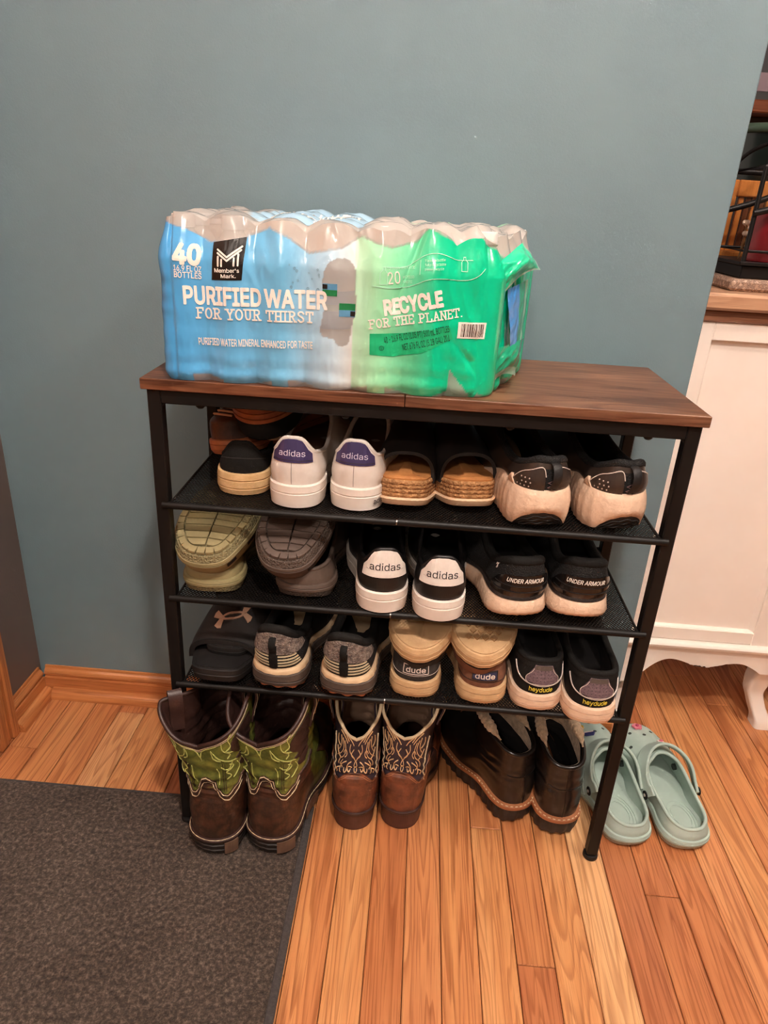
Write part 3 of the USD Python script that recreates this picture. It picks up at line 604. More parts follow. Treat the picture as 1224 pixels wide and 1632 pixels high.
def ring_normals(p):
    d = np.roll(p, -1, 0) - np.roll(p, 1, 0); d /= np.linalg.norm(d, axis=1, keepdims=True); return np.stack([d[:, 1], -d[:, 0]], -1)

def sym_ring(ctl, N, left=None, sharp=False):
    """closed ring through (q, x, y, z) for q in 0 .. 0.5, mirrored"""
    dx = ctl[0][4] if len(ctl[0]) > 4 else 0.0; ctl = [t[:4] for t in ctl]
    c = list(ctl) + (left or [(1 - q, -x, y, z) for q, x, y, z in ctl[::-1] if 0 < q < .5]) + [(1.0, *ctl[0][1:])]
    c = np.array(c); c[:, 1] += dx
    if sharp:
        q = np.arange(N) / N; r = CubicSpline(c[:, 0], c[:, 1:], bc_type='periodic')(q); r[:, 2] = np.interp(q, c[:, 0], c[:, 3]); return r
    return CubicSpline(c[:, 0], c[:, 1:], bc_type='periodic')(np.arange(N) / N)

def thicken(P, th):
    """a closed sheet of thickness th from an open grid of points"""
    a = np.gradient(P, axis=0); b = np.gradient(P, axis=1); n = np.cross(a, b); n /= np.linalg.norm(n, axis=-1, keepdims=True) + 1e-12
    A, B = P + n * th / 2, P - n * th / 2
    loop = np.concatenate([A, B[:, ::-1], A[:, :1]], 1)
    m = gridmesh(loop, False)
    for e in (0, -1):
        r = np.concatenate([A[e], B[e][::-1]]); k = P.shape[1]; f = [[i, i + 1, 2 * k - 2 - i] for i in range(k - 1)] + [[i, 2 * k - 2 - i, 2 * k - 1 - i] for i in range(k - 1)]
        m = cat(m, trimesh.Trimesh(r, f, process=False))
    return m

class Sh:
    N, S = 160, 44
    def __init__(s, L, wh, wb, side, top, zh, zf, spring=.012, bevel=(0, .05), inset=.003, bulge=.002, toe_h=.035, mids=None, toe=.42, zshape=None, left=None, sharp=False, wrinkle=0.0, wc=.52):
        s.L, s.side, s.zh, s.zf, s.spring, s.bevel = L, side, zh, zf, spring, bevel
        s.O, s.per = outline(L, wh, wb, side, toe, s.N); s.On = ring_normals(s.O); s.zshape = zshape
        q = np.arange(s.N) / s.N
        B2 = s.O - s.On * inset; B = np.c_[B2, s.ztop(B2[:, 1]) - .002]
        T = sym_ring(top, s.N, left, sharp); s.T = T
        tw = np.clip((.27 - np.abs(q - .5)) / .16, 0, 1); tw = (tw * tw * (3 - 2 * tw))[:, None]
        n3 = np.c_[s.On, 0 * q]
        def mix(gh, hh, gt, zt, bl):
            heel = B + (T - B) * [gh, gh, hh] + n3 * bl
            t = B + (T - B) * [gt, gt, 0]; t[:, 2] = zt
            return heel * (1 - tw) + t * tw
        dz = T[:, 2] - B[:, 2]
        if mids is None:
            R = [(0, B), (.33, mix(.28, .36, .07, B[:, 2] + np.minimum(toe_h * .8, dz * .7), bulge)), (.68, mix(.66, .72, .42, B[:, 2] + np.minimum(toe_h, dz * .85) + np.maximum(dz - toe_h, 0) * .30, bulge * .6)), (1, T)]
        else:
            A = sym_ring(mids, s.N); dA = A[:, 2] - B[:, 2]
            T0, dz0 = T, dz; T, dz = A, dA
            R = [(0, B), (.2, mix(.30, .45, .06, B[:, 2] + toe_h * .85, bulge)), (.36, mix(.75, .8, .42, B[:, 2] + toe_h + (dA - toe_h).clip(0) * .25, bulge * .5)), (.5, A), (1, T0)]; T = T0
        k = [a for a, _ in R]; f = PchipInterpolator(k, np.array([r for _, r in R]), axis=0)
        s.ss = np.linspace(0, 1, s.S); s.G = np.transpose(f(s.ss), (1, 0, 2))
        if wrinkle:                                                 # folds round the ankle
            a = np.roll(s.G, -1, 0) - np.roll(s.G, 1, 0); b = np.gradient(s.G, axis=1); n0 = np.cross(a, b); n0 /= np.linalg.norm(n0, axis=-1, keepdims=True) + 1e-12
            f = np.sin(s.G[..., 2] * 330 + 7 * meshkit.noise(s.G * 26, 4)) * meshkit.noise(s.G * [30, 30, 18], 7) + (meshkit.fbm(s.G * 42, 3, 5) - .5) * 1.6
            s.G = s.G + n0 * (wrinkle * f * np.exp(-((s.ss - wc) / .2) ** 2)[None])[..., None]
        a = np.roll(s.G, -1, 0) - np.roll(s.G, 1, 0); b = np.gradient(s.G, axis=1)
        nn = np.cross(a, b); s.Nn = nn / (np.linalg.norm(nn, axis=-1, keepdims=True) + 1e-12)
        s.Zm = np.maximum.accumulate(s.G[:, :, 2] + np.linspace(0, 1e-6, s.S), 1)
    def zbot(s, y):
        y = np.asarray(y, float); L = s.L
        return s.spring * np.clip((y / L - .68) / .32, 0, 1) ** 2 + s.bevel[0] * np.clip(1 - y / s.bevel[1], 0, 1) ** 2
    def ztop(s, y):
        y = np.asarray(y, float); t = np.clip((y / s.L - .25) / .35, 0, 1); t = t * t * (3 - 2 * t)
        return s.zh + (s.zf - s.zh) * t + s.spring * np.clip((y / s.L - .68) / .32, 0, 1) ** 2
    def sole(s, layers, wav=0.0, freq=0):
        """layers: (fraction of the sole's height, outward offset)"""
        P = []
        for f, o in layers:
            oo = o + (wav * np.sin(np.arange(s.N) / s.N * 2 * np.pi * freq) if freq and 0 < np.mean(f) < 1 else 0)
            p = s.O + s.On * np.reshape(oo, (-1, 1) if np.ndim(oo) else ())
            z0, z1 = s.zbot(s.O[:, 1]), s.ztop(s.O[:, 1]); P.append(np.c_[p, z0 + (z1 - z0) * f])
        b0 = P[0]; inn = []
        for k in (.06, .3, .52, .7, .84, .93):                       # the underside follows the rocker
            c = b0.copy(); yc = np.clip(b0[:, 1], .05 * s.L + .012, .9 * s.L); c[:, 0] *= k; c[:, 1] = yc + (b0[:, 1] - yc) * k; c[:, 2] = s.zbot(c[:, 1]) + (b0[:, 2] - s.zbot(b0[:, 1])); inn.append(c)
        P = np.transpose(np.array(inn + P), (1, 0, 2)); return gridmesh(P, True, True, True)
    def outer(s, s0=0.0, s1=1.0):
        a, b = np.searchsorted(s.ss, s0 - 1e-9), np.searchsorted(s.ss, s1 + 1e-9); return gridmesh(s.G[:, a:b], True)
    def inner(s, th=.004, zin=.006):
        I = s.G - s.Nn * th; I = I[:, ::-1]
        return gridmesh(I[:, :-2], True)
    def insole(s, up=.005, inset=.004):
        p = s.O - s.On * inset; a = np.c_[p, s.ztop(p[:, 1]) + up - .002]; b = np.c_[s.O - s.On * (inset + .004), s.ztop(p[:, 1]) + up]
        c = b.copy(); c[:, :2] = [0, s.L * .5] + (b[:, :2] - [0, s.L * .5]) * .6; c[:, 2] = s.ztop(c[:, 1]) + up - .0015
        d = b.copy(); d[:, :2] = [0, s.L * .5] + (b[:, :2] - [0, s.L * .5]) * .05; d[:, 2] = s.ztop(d[:, 1]) + up - .002
        base = np.c_[p, s.ztop(p[:, 1]) - .001]
        return gridmesh(np.transpose(np.array([base, a, b, c, d]), (1, 0, 2)), True, False, True)
    def rim_lining(s, th, s0=.88):
        I = s.G - s.Nn * th; a = np.searchsorted(s.ss, s0); return gridmesh(I[:, a:][:, ::-1], True)
    def collar(s, r=.004, th=.004, rz=None):
        n = s.Nn[:, -1].copy(); n[:, 2] = 0; n /= np.linalg.norm(n, axis=1, keepdims=True) + 1e-9
        return tube(s.T - n * th * .5, r, 10, True, rz)
    def qs(s, q, v):
        q = (np.asarray(q) % 1.0) * s.N; i = np.floor(q).astype(int); t = (q - i)[:, None]; i0, i1 = i % s.N, (i + 1) % s.N
        w = np.clip(np.asarray(v), 0, 1) * (s.S - 1); j = np.minimum(np.floor(w).astype(int), s.S - 2); r = (w - j)[:, None]
        def smp(G): return (G[i0, j] * (1 - r) + G[i0, j + 1] * r) * (1 - t) + (G[i1, j] * (1 - r) + G[i1, j + 1] * r) * t
        n = smp(s.Nn); return smp(s.G), n / (np.linalg.norm(n, axis=1, keepdims=True) + 1e-12)
    def uz(s, u, z):
        q = (np.asarray(u) / s.per) % 1.0; x = q * s.N; i = np.floor(x).astype(int); t = x - i
        sv = np.empty(len(q))
        for k in range(len(q)):
            c = s.Zm[i[k] % s.N] * (1 - t[k]) + s.Zm[(i[k] + 1) % s.N] * t[k]; sv[k] = np.interp(z[k], c, s.ss)
        return s.qs(q, sv)
    def side(s, u, z):                                              # points on the sole's side wall, by height
        pass
    def decal(s, poly, th=.0012, off=0.0, edge=.005): return wrap(poly, s.uz, off, edge, th)
    def lines(s, polys, w=.0012, th=.0007, off=.0, n=0): return s.decal(unary_union([line_poly(p, w, n) for p in polys]), th, off, .006)
    def dec_qs(s, flat, off=0.0, edge=.01): return wrap(flat, s.qs, off, edge)
    def under(s, poly, h, edge=.02):
        m = extrude(poly, h); v, f = trimesh.remesh.subdivide_to_size(m.vertices, m.faces, edge, max_iter=8); v = np.array(v)
        v[:, 2] = s.zbot(v[:, 1]) - v[:, 2] + .0004; return trimesh.Trimesh(v, f[:, ::-1], process=False)
    def strap(s, y0, y1, h, th=.004, pw=.8, out=.001, lean=0.0, n=36, m=14, zadd=0.0, taper=0.0):
        P = np.zeros((m, n, 3)); ph = np.linspace(0, np.pi, n)
        for i, t in enumerate(np.linspace(0, 1, m)):
            y = y0 + (y1 - y0) * t; R = s.O[s.O[:, 0] > 0]; Lf = s.O[s.O[:, 0] < 0]
            xr = np.interp(y, *zip(*sorted((b, a) for a, b in R))) + out; xl = np.interp(y, *zip(*sorted((b, a) for a, b in Lf))) - out
            c, w = (xr + xl) / 2, (xr - xl) / 2; hh = h * (1 - taper * t)
            P[i, :, 0] = c - w * np.sign(np.cos(ph)) * np.abs(np.cos(ph)) ** .8; P[i, :, 1] = y + lean * np.sin(ph); P[i, :, 2] = s.ztop(y) - .012 + zadd + (hh + .012) * np.sin(ph) ** pw
        return thicken(P, th)

def place(x, y, z, yaw=0, pitch=0, roll=0, flip=None):
    """heel at (x, y, z), toe pointing away; flip = (L, spring): upside down, toe at (x, y, z) towards the camera"""
    R = Rot.from_euler('ZXY', [yaw, pitch, roll], degrees=True).as_matrix()
    m = np.eye(4)
    if flip is None: m[:3, :3] = R; m[:3, 3] = (x, y, z)
    else:
        R = R @ np.diag([1, -1, -1]); m[:3, :3] = R; m[:3, 3] = np.array([x, y, z]) - R @ [0, flip[0], flip[1]]
    return m
def place_toe(x, y, z, yaw, L, pitch=0, roll=0):
    """toe towards the camera, its tip at (x, y)"""
    m = place(0, 0, z, 180 + yaw, pitch, roll); t = m[:3, :3] @ [0, L, 0]; m[:2, 3] = x - t[0], y - t[1]; return m
mirror = lambda pts: [(-a, b) for a, b in pts]

def laces(t, s, m, vals=(.55, .66, .77, .88), dq=.055, r=.0018):
    for v in vals:
        a, na = s.qs(np.array([.5 - dq]), np.array([v])); b, nb = s.qs(np.array([.5 + dq]), np.array([v])); c, nc = s.qs(np.array([.5]), np.array([v]))
        part(t, 'lace', tube(smooth_path(np.vstack([a + na * .001, c + nc * .004, b + nb * .001]), 12), r, 6), m, 60)
def tongue(t, s, m, up=.022, back=.03, w=.024):
    c = s.T[np.argmax(s.T[:, 1])]; P = np.zeros((10, 9, 3))
    for i, a in enumerate(np.linspace(0, 1, 10)):
        for j, b in enumerate(np.linspace(-1, 1, 9)):
            P[i, j] = (b * w * (.8 + .25 * a), c[1] + .018 - (back + .018) * a, c[2] - .008 + (up + .008) * a - .008 * b * b)
    part(t, 'tongue', thicken(P, .005), m)
# ------------------------------------------------------------------ looks for footwear
mW = M('white_leather', (238, 230, 222), .42, c2=(228, 218, 208), vs=40, bump=.06, bs=900)
mWs = M('white_rubber', (240, 230, 220), .5, c2=(230, 218, 206), vs=18)
mK = M('black_leather', (24, 22, 22), .42, bump=.12, bs=700)
mKs = M('black_suede', (24, 22, 20), .85, c2=(16, 15, 14), vs=60, bump=.3, bs=900, spec=.3)
mKf = M('black_foam', (26, 24, 24), .6, c2=(44, 38, 36), vs=22, vfac=(.5, .75), bump=.1, bs=500)
mKr = M('black_rubber', (28, 25, 24), .6, bump=.1, bs=300)
mKk = M('black_knit', (17, 16, 16), .85, bump=.6, bs=520, voro=True)
mLin = M('dark_lining', (28, 24, 23), .9, bump=.2, bs=600)
mTanL = M('tan_lining', (150, 118, 96), .85, bump=.2, bs=600)
mPur = M('purple_foil', (78, 68, 112), .28, metallic=.35, coat=.3)
mSil = M('pale_print', (214, 206, 222), .4)
mDark = M('dark_print', (52, 46, 44), .5)
mCrepe = M('cream_crepe', (226, 190, 140), .7, c2=(204, 164, 112), vs=45, bump=.2, bs=400)
mCream = M('cream_foam', (226, 196, 158), .65, c2=(208, 176, 138), vs=36, bump=.12, bs=500)
mGum = M('gum_rubber', (178, 104, 62), .55, c2=(150, 84, 48), vs=30)
mBrn = M('brown_leather', (96, 60, 44), .45, c2=(62, 40, 32), vs=40, bump=.15, bs=400)
mLace = M('pale_lace', (214, 180, 150), .8)
mStr = M('outline_thread', (206, 190, 180), .7)

def base_shoe(label, m, group, name='shoe', cat_='shoe'):
    return thing(name, label, cat_, group, mat=m)
def body(t, s, mu, ml, mi, collar_r=.004, th=.005, mc=None, ins=.009):
    up = part(t, 'upper', s.outer(), mu, 50); part(t, 'lining', s.inner(th), ml, 50); part(t, 'insole', s.insole(ins), mi, 50)
    part(t, 'collar', s.collar(collar_r, th), mc or mu, 60); return up
LOWTOP = lambda k=1.0, h=.1, d=0: [(0, 0, .010, h), (.022, .0135 * k, .0105, h - .0015), (.042, .024 * k, .016, h - .0135), (.08, .031 * k, .030, h - .023), (.16, .034 * k, .072, h - .032), (.28, .032 * k, .122, h - .022), (.40, .026 * k, .158 + d, h - .006), (.46, .015 * k, .170 + d, h + .002), (.5, 0, .174 + d, h + .004)]

# --- court sneakers (white with purple tab; black with white tab)
def court(label, m, side, up, tab, txtm, group, lin_, k=1.0, k2=1.0):
    s = Sh(.285, .0385, .051, side, LOWTOP(1.02, .102), .036, .028, bulge=.0035)
    t = base_shoe(label, m, group, 'court_sneaker', 'sneaker')
    part(t, 'sole', s.sole([(0, -.004), (.06, -.0005), (.60, .0012), (.64, -.0002), (.68, .0012), (.95, .0008), (1, -.0016)]), mWs, 40, label='thick white cup sole')
    body(t, s, up, lin_, lin_, .0034)
    tabp = [(-.0295, .0705), (.0295, .0705), (.0285, .081), (.022, .0865), (.0165, .095), (.0135, .0985), (.006, .1005), (-.006, .1005), (-.0135, .0985), (-.0165, .095), (-.022, .0865), (-.0285, .081)]
    tabp = [(u * k, .1005 - (.1005 - z) * k2) for u, z in tabp]
    tb = part(t, 'heel_tab', s.decal(sg.Polygon(tabp).buffer(.001), .0014), tab, 40, label='heel tab of another colour')
    part(tb, 'lettering', s.decal(text_flat('adidas', (-.0185 * k, .1005 - .022 * k2), (.0185 * k, .1005 - .022 * k2), .0082 * k2, .0004, False), off=.0014), txtm, False)
    part(t, 'seam', s.lines([[(0, .038), (0, .0695)]], .0009, .0004), M('seam_shadow', (150, 138, 130), .8) if up is mW else mKf, False)
    part(t, 'stitching', s.lines([[(-.0285, .0725), (.0285, .0725)]], .0006, .0006, .0012), mDark if up is mW else mStr, False)
    if up is mW and side > 0: part(t, 'lettering', wrap(text_flat('adidas', (.030, .010), (.058, .012), .008, .0004, False), lambda u, v: (lambda p, n: (np.c_[p[:, :2] + n[:, :2] * .0042, v + .002], n))(*s.uz(u, np.full(len(u), .04))), .0006), mDark, False)
    tongue(t, s, up); laces(t, s, mW if up is mW else mWs)
    return t
z1, z2, z3 = Z1 + .0006, Z2 + .0006, Z3 + .0006
GA, GB, GC = 'white sneakers on the top shelf', 'black sneakers on the middle shelf', 'espadrille slides'
court('white leather sneaker with purple heel tab, beside the black suede shoe', place(-.083, -.317, z1, -4), -1, mW, mPur, mSil, GA, mTanL)
court('white leather sneaker with purple heel tab, beside the tan espadrille slide', place(.0035, -.311, z1, -5), 1, mW, mPur, mSil, GA, mTanL)
court('black leather sneaker with white heel tab, set back beside the brown clogs', place(.057, -.331, z2, 7), -1, mK, mW, mDark, GB, mKs, 1.22, 1.28)
court('black leather sneaker with white heel tab, set forward beside the black running shoe', place(.1395, -.342, z2, 1), 1, mK, mW, mDark, GB, mKs, 1.22, 1.28)

# --- espadrille slides
mStrp = M('soft_black_leather', (44, 38, 36), .5, c2=(34, 30, 28), vs=30, bump=.15, bs=400)
mJute = M('braided_jute', (198, 148, 98), .85, c2=(150, 104, 62), vs=120, bump=.9, bs=260, voro=True)
mTan = M('tan_suede', (206, 142, 82), .75, c2=(180, 116, 62), vs=30, bump=.1, bs=800)
mSoleW = M('pale_outsole', (230, 196, 160), .65)
def espadrille(label, m, side):
    s = Sh(.25, .034, .0425, side, LOWTOP(1, .1), .042, .040, toe=.55)
    t = base_shoe(label, m, GC, 'espadrille_slide', 'slide sandal')
    part(t, 'outsole', s.sole([(0, -.001), (.04, .002), (.26, .0052), (.31, .0035), (.32, -.004)], .0008, 70), mSoleW, 40, label='pale rubber outsole with a toothed edge')
    for k, f in enumerate((.40, .56, .72, .86)):
        z0, z1_ = s.zbot(s.O[:, 1]), s.ztop(s.O[:, 1]); c = np.c_[s.O - s.On * .0022, z0 + (z1_ - z0) * f]
        w = 1 + .16 * np.abs(np.sin(np.arange(s.N) * 1.15 + k)); part(t, 'jute_braid', tube(c, .0042 * w, 8, True), mJute, 60)
    part(t, 'midsole', s.sole([(.26, -.005), (.90, -.004)]), mJute, 40)
    part(t, 'footbed', s.sole([(.90, -.004), (.93, -.0008), (1.02, -.0008), (1.07, -.0035), (1.09, -.0065), (1.075, -.02)]), mTan, 40, label='tan suede footbed')
    part(t, 'footbed_stain', (lambda g: wrap(extrude(g, .0003), lambda u, v: (np.stack([u, v, s.ztop(v) + .0040], -1), np.broadcast_to([0, 0, 1.0], (len(u), 3))), .0, .008))(unary_union([sa.scale(sg.Point(x, y).buffer(r), 1, .7) for x, y, r in ((-.016 * side, .228, .0065), (-.004 * side, .233, .005), (.006 * side, .230, .0045), (.014 * side, .225, .004))])), M('brown_stain', (120, 74, 44), .8), False)
    st = part(t, 'strap', s.strap(.100, .208, .064, .0035, .62, .0015, .0, zadd=.002, taper=.50), mStrp, 50, label='wide black leather strap')
    part(st, 'strap_edge', s.strap(.2055, .2095, .0325, .0050, .62, .0018, .0, 36, 4, .002), mKf, 50)
espadrille('black strapped espadrille slide with tan footbed, next to white sneaker', place_toe(.079, -.302, z1, 1, .25), -1)
espadrille('black strapped espadrille slide with tan footbed, turned askew beside chunky running shoe', place_toe(.172, -.288, z1, 9, .25), 1)

# --- chunky-soled leather trainers on the right of the top shelf
mOlv = M('dark_olive_leather', (62, 50, 42), .4, c2=(48, 38, 34), vs=24, coat=.15)
mFoamW = M('off_white_foam', (238, 206, 178), .6, c2=(222, 188, 160), vs=22, bump=.5, bs=170)
def chunky(label, m, side):
    top = [(0, 0, .006, .098), (.03, .017, .009, .099), (.06, .026, .020, .094), (.10, .031, .038, .086), (.2, .034, .085, .080), (.3, .032, .128, .088), (.4, .026, .16, .1), (.5, 0, .172, .110)]
    s = Sh(.295, .041, .054, side, [(q, x, y, z + .004) for q, x, y, z in top], .060, .036, spring=.03, bevel=(.006, .04), inset=.005, bulge=.005)
    un = np.where(np.arange(s.N) > s.N / 2, np.arange(s.N) - s.N, np.arange(s.N)) / s.N * s.per
    lens = np.clip(1 - ((un - .006 * side) / .041) ** 2, 0, 1) ** .8; eg = .06 + .36 * lens
    t = base_shoe(label, m, 'chunky leather trainers', 'chunky_trainer', 'sneaker')
    q = np.arange(s.N) / s.N
    part(t, 'outsole', s.sole([(0 * eg, -.012), (.02 + 0 * eg, -.009), (eg * .6, -.002), (eg, .0015), (eg + .02, -.004)]), mKr, 40, label='black rubber outsole')
    for a in (.25, .5, .75):                                        # wavy ribs on the heel of the outsole
        k = [i % s.N for i in range(-9, 10)]; z0, z1_ = s.zbot(s.O[k, 1]), s.ztop(s.O[k, 1]); o = -.0095 + .0105 * a
        part(t, 'tread_rib', tube(np.c_[s.O[k] + s.On[k] * (o + .0012), z0 + (z1_ - z0) * eg[k] * (a + .06 * np.sin(np.arange(19) * 1.3 + a * 9))], .0011, 6), mKf, 60)
    part(t, 'midsole', s.sole([(eg - .02, -.003), (eg + .02, .002), (eg * .6 + .30, .005), (.62 + 0 * eg, .0055), (.84 + 0 * eg, .0035), (1.0 + 0 * eg, .001), (1.05 + 0 * eg, -.004)], .0008, 46), mFoamW, 50, label='thick off-white wavy midsole')
    body(t, s, mOlv, mLin, mLin, .006, .008, mKk, .011)
    part(t, 'knit_panel', s.decal(sg.Polygon([(-.010, .053), (.010, .053), (.012, .092), (-.012, .092)]), .0008), mKk, 40)
    for sg_ in (1, -1):
        wing = [(sg_ * .0075, .052), (sg_ * .064, .052), (sg_ * .060, .070), (sg_ * .045, .083), (sg_ * .028, .090), (sg_ * .013, .0935), (sg_ * .009, .082)]
        part(t, 'heel_wing', s.decal(sg.Polygon(wing), .0022), mOlv, 40)
        edge = [(sg_ * .0085, .082), (sg_ * .013, .0935), (sg_ * .028, .090), (sg_ * .045, .083), (sg_ * .060, .070)]
        part(t, 'piping', s.lines([edge], .0012, .0028, 0, 30), mStr, False)
    part(t, 'zigzag_stitch', s.lines([[((-1) ** k * .004, .056 + k * .0035) for k in range(7)]], .0010, .0012), M('mauve_thread', (120, 92, 92), .7), False)
    dots = [sg.Point(-.030 - .0065 * i + .002 * (j % 2), .066 + .0055 * j).buffer(.0011, quad_segs=2) for i in range(4) for j in range(3 if i < 3 else 1)]
    part(t, 'perforations', s.decal(unary_union(dots), .0004, .0022), mStr, False)
    lp = [(-.011, .0008, .078), (-.012, -.010, .088), (-.006, -.012, .096), (0, -.010, .099), (.006, -.006, .099)]
    p0, n0 = s.uz(np.array([.004, .004, .004]), np.array([.066, .082, .096]))
    part(t, 'pull_loop', tube(smooth_path(np.vstack([p0[0] + n0[0] * .002, p0[1] + n0[1] * .010, p0[2] + n0[2] * .008, p0[2] + [0, .006, .004]]), 20), .0065, 8, False, .0018), mKf, 60)
    fl = [(-.066, .046), (-.050, .052), (-.058, .066), (-.066, .074), (-.074, .066), (-.080, .050)]
    part(t, 'midsole_wing', s.decal(sg.Polygon(fl), .004), mFoamW, 40); tongue(t, s, mKk, .03, .02); laces(t, s, mKf)
chunky('dark olive leather trainer with thick off-white sole, next to the espadrille slide', place(.273, -.329, z1 - .001, 13), -1)
chunky('dark olive leather trainer with thick off-white sole, at far right end of the top shelf', place(.380, -.322, z1 - .001, 12), 1)

# --- the black suede shoes and the brown leather shoe at the left end of the top shelf
def suede(label, m, side, sole_m, up, nm='suede_shoe', lowtop=.078, grp=None, laced=True, L=.28):
    s = Sh(L, .0385, .05 * L / .28, side, LOWTOP(1, lowtop), .034, .024, spring=.008)
    t = base_shoe(label, m, grp, nm, 'shoe')
    part(t, 'sole', s.sole([(0, -.003), (.04, 0), (.28, .0025), (.32, .0003), (.36, .0025), (.63, .002), (.67, 0), (.71, .0022), (.96, .001), (1, -.002)]), sole_m, 30, label='ribbed layered sole')
    body(t, s, up, mLin, mLin, .0036)
    if laced:
        laces(t, s, mLace); p, n = s.qs(np.array([.44, .47, .5]), np.array([.9, .95, .92]))
        part(t, 'lace', tube(smooth_path(np.vstack([p[0] + n[0] * .004, p[1] + n[1] * .02 + [.01, -.01, .0], p[1] + n[1] * .012 + [.024, -.02, -.004]]), 16), .0018, 6), mLace, 60)
    part(t, 'stitching', s.lines([[(-.05, .05), (-.02, .056), (.02, .056), (.05, .05)]], .0008, .0005, 0, 24), M('charcoal_thread', (60, 54, 50), .8), False)
    return s, t
suede('black suede shoe with layered cream sole, at the left end of the top shelf', place(-.163, -.283, z1, 4, 0, 0), -1, mCrepe, mKs)
s_, t_ = suede('black shoe with orange-brown gum sole, lying upside down under the rack top', place(-.142, -.262, .7535, -3, 2.5, -4, flip=(.28, .008)), 1, mGum, mKs, 'upturned_shoe', .07, laced=False)
part(t_, 'lace', tube(smooth_path([(-.02, .235, .062), (.0, .243, .066), (.016, .246, .065), (.022, .25, .06)], 20), .0018, 6), mLace, 60)
suede('brown leather lace-up shoe with gum sole, tipped against the back left post', place(-.066, -.026, z1 + .060, 140, -8, 10), 1, mGum, mBrn, 'leather_shoe', .070, L=.24)

# --- clogs
def clog(label, m, side, mc, name='foam_clog', grp=None, heel=.05, vents=True, sole_blocks=False, mint=False, dome=.034, dark=None, yt=.160, L=.28, wh=.0445, wb=.0575):
    top = [(0, 0, .0065, heel), (.05, .020, .012, heel), (.09, .0335, .028, heel + .002), (.15, .0385, .06, heel + .007), (.24, .040, .10, heel + .016), (.33, .036, .132, heel + .030), (.41, .024, yt - .008, heel + .041), (.46, .012, yt, heel + .045), (.5, 0, yt + .003, heel + .046)]
    s = Sh(L, wh, wb, side, top, .026, .022, spring=.018, bevel=(.006, .03), inset=.0015, bulge=.001, toe_h=dome, toe=.5)
    t = thing(name, label, 'clog', grp, mat=m)
    hatch = M(name + '_hatched_band' + str(hash_name(mc)), tuple(int(x * .93) for x in mc['c']) if not mint else (186, 182, 162), .75, c2=tuple(int(x * .78) for x in mc['c']) if not mint else (164, 160, 142), vs=330, bump=.9, bs=360, voro=True)
    mm = mc['m']
    part(t, 'sole', s.sole([(0, -.006), (.05, -.002), (.45, .0015), (.50, .0005)]), hatch, 40)
    part(t, 'rim', s.sole([(.48, .0005), (.52, .0025), (.70, .0030), (.76, .0012), (.80, .0028), (.98, .0015), (1.06, -.003)]), mm, 40)
    part(t, 'upper', s.outer(), mm, 50); part(t, 'lining', s.inner(.0045), mm, 50); part(t, 'footbed', s.insole(.001, .003), mm, 50); part(t, 'collar', s.collar(.0034, .0045), mm, 60)
    if vents:
        for sd in (1, -1):
            for k in (.36, .43):
                q = k if sd > 0 else 1 - k
                part(t, 'vent', s.dec_qs(extrude(sg.box(q - .013, .07, q + .013, .19), .0014), -.0002, .006), dark or mKr, False)
    if sole_blocks:
        O = sg.Polygon(s.O); inn = O.buffer(-.0165); band_ = O.buffer(-.0045).difference(O.buffer(-.0140)); blocks = []
        per = O.exterior.length
        for k in range(46):
            d = k / 46 * per; c = O.exterior.interpolate(d); e = O.exterior.interpolate((d + .002) % per); tx, ty = e.x - c.x, e.y - c.y; tl = math.hypot(tx, ty); tx, ty = tx / tl, ty / tl
            w = per / 46 * .40; nx, ny = -ty * .03, tx * .03
            qd = sg.Polygon([(c.x - tx * w - nx, c.y - ty * w - ny), (c.x + tx * w - nx, c.y + ty * w - ny), (c.x + tx * w + nx, c.y + ty * w + ny), (c.x - tx * w + nx, c.y - ty * w + ny)]).intersection(band_)
            if c.y > .10 and qd.geom_type == 'Polygon' and qd.area > 1e-5: part(t, 'tread_block', s.under(qd.buffer(-.0006).buffer(.0005), .0036), mm, False)
        for sd in (1, -1):
            for y in np.arange(.10, s.L - .02, .0125):
                b = sg.Polygon([(sd * .0012, y), (sd * .05, y + .004), (sd * .05, y + .0142), (sd * .0012, y + .0105)]).intersection(inn)
                if b.geom_type == 'Polygon' and b.area > 2e-5: part(t, 'tread_bar', s.under(b, .0024), mm, False)
    return s, t
_hn = {}
def hash_name(mc): return _hn.setdefault(mc['c'], '_' + 'abcdefgh'[len(_hn)])
def clogcol(name, c, d): return {'c': c, 'd': d, 'm': M(name, c, .62, c2=d, vs=14, bump=.06, bs=500)}
cOl = clogcol('olive_foam', (152, 141, 100), (138, 126, 88)); cBr = clogcol('brown_foam', (96, 80, 70), (82, 68, 60)); cMi = clogcol('mint_foam', (178, 198, 188), (170, 190, 180))
GO, GN, GM_ = 'olive green foam clogs', 'dark brown foam clogs', 'mint green foam clogs'
clog('olive green foam clog standing upright, underneath the upturned olive clog', place(-.208, -.318, z2, 2), -1, cOl, grp=GO, heel=.046, vents=False)
clog('olive green foam clog turned upside down, its treaded sole showing', place(-.209, -.336, .5475, -3, 13, 0, flip=(.28, .018)), 1, cOl, grp=GO, heel=.046, sole_blocks=True, dome=.024)
clog('dark brown foam clog standing upright, underneath the upturned brown clog', place(-.066, -.311, z2, 1), -1, cBr, grp=GN, heel=.05, vents=False)
clog('dark brown foam clog turned upside down, its treaded sole showing', place(-.088, -.333, .5475, -2, 13, 0, flip=(.28, .018)), 1, cBr, grp=GN, heel=.046, sole_blocks=True, dome=.024, wh=.042, wb=.0545)

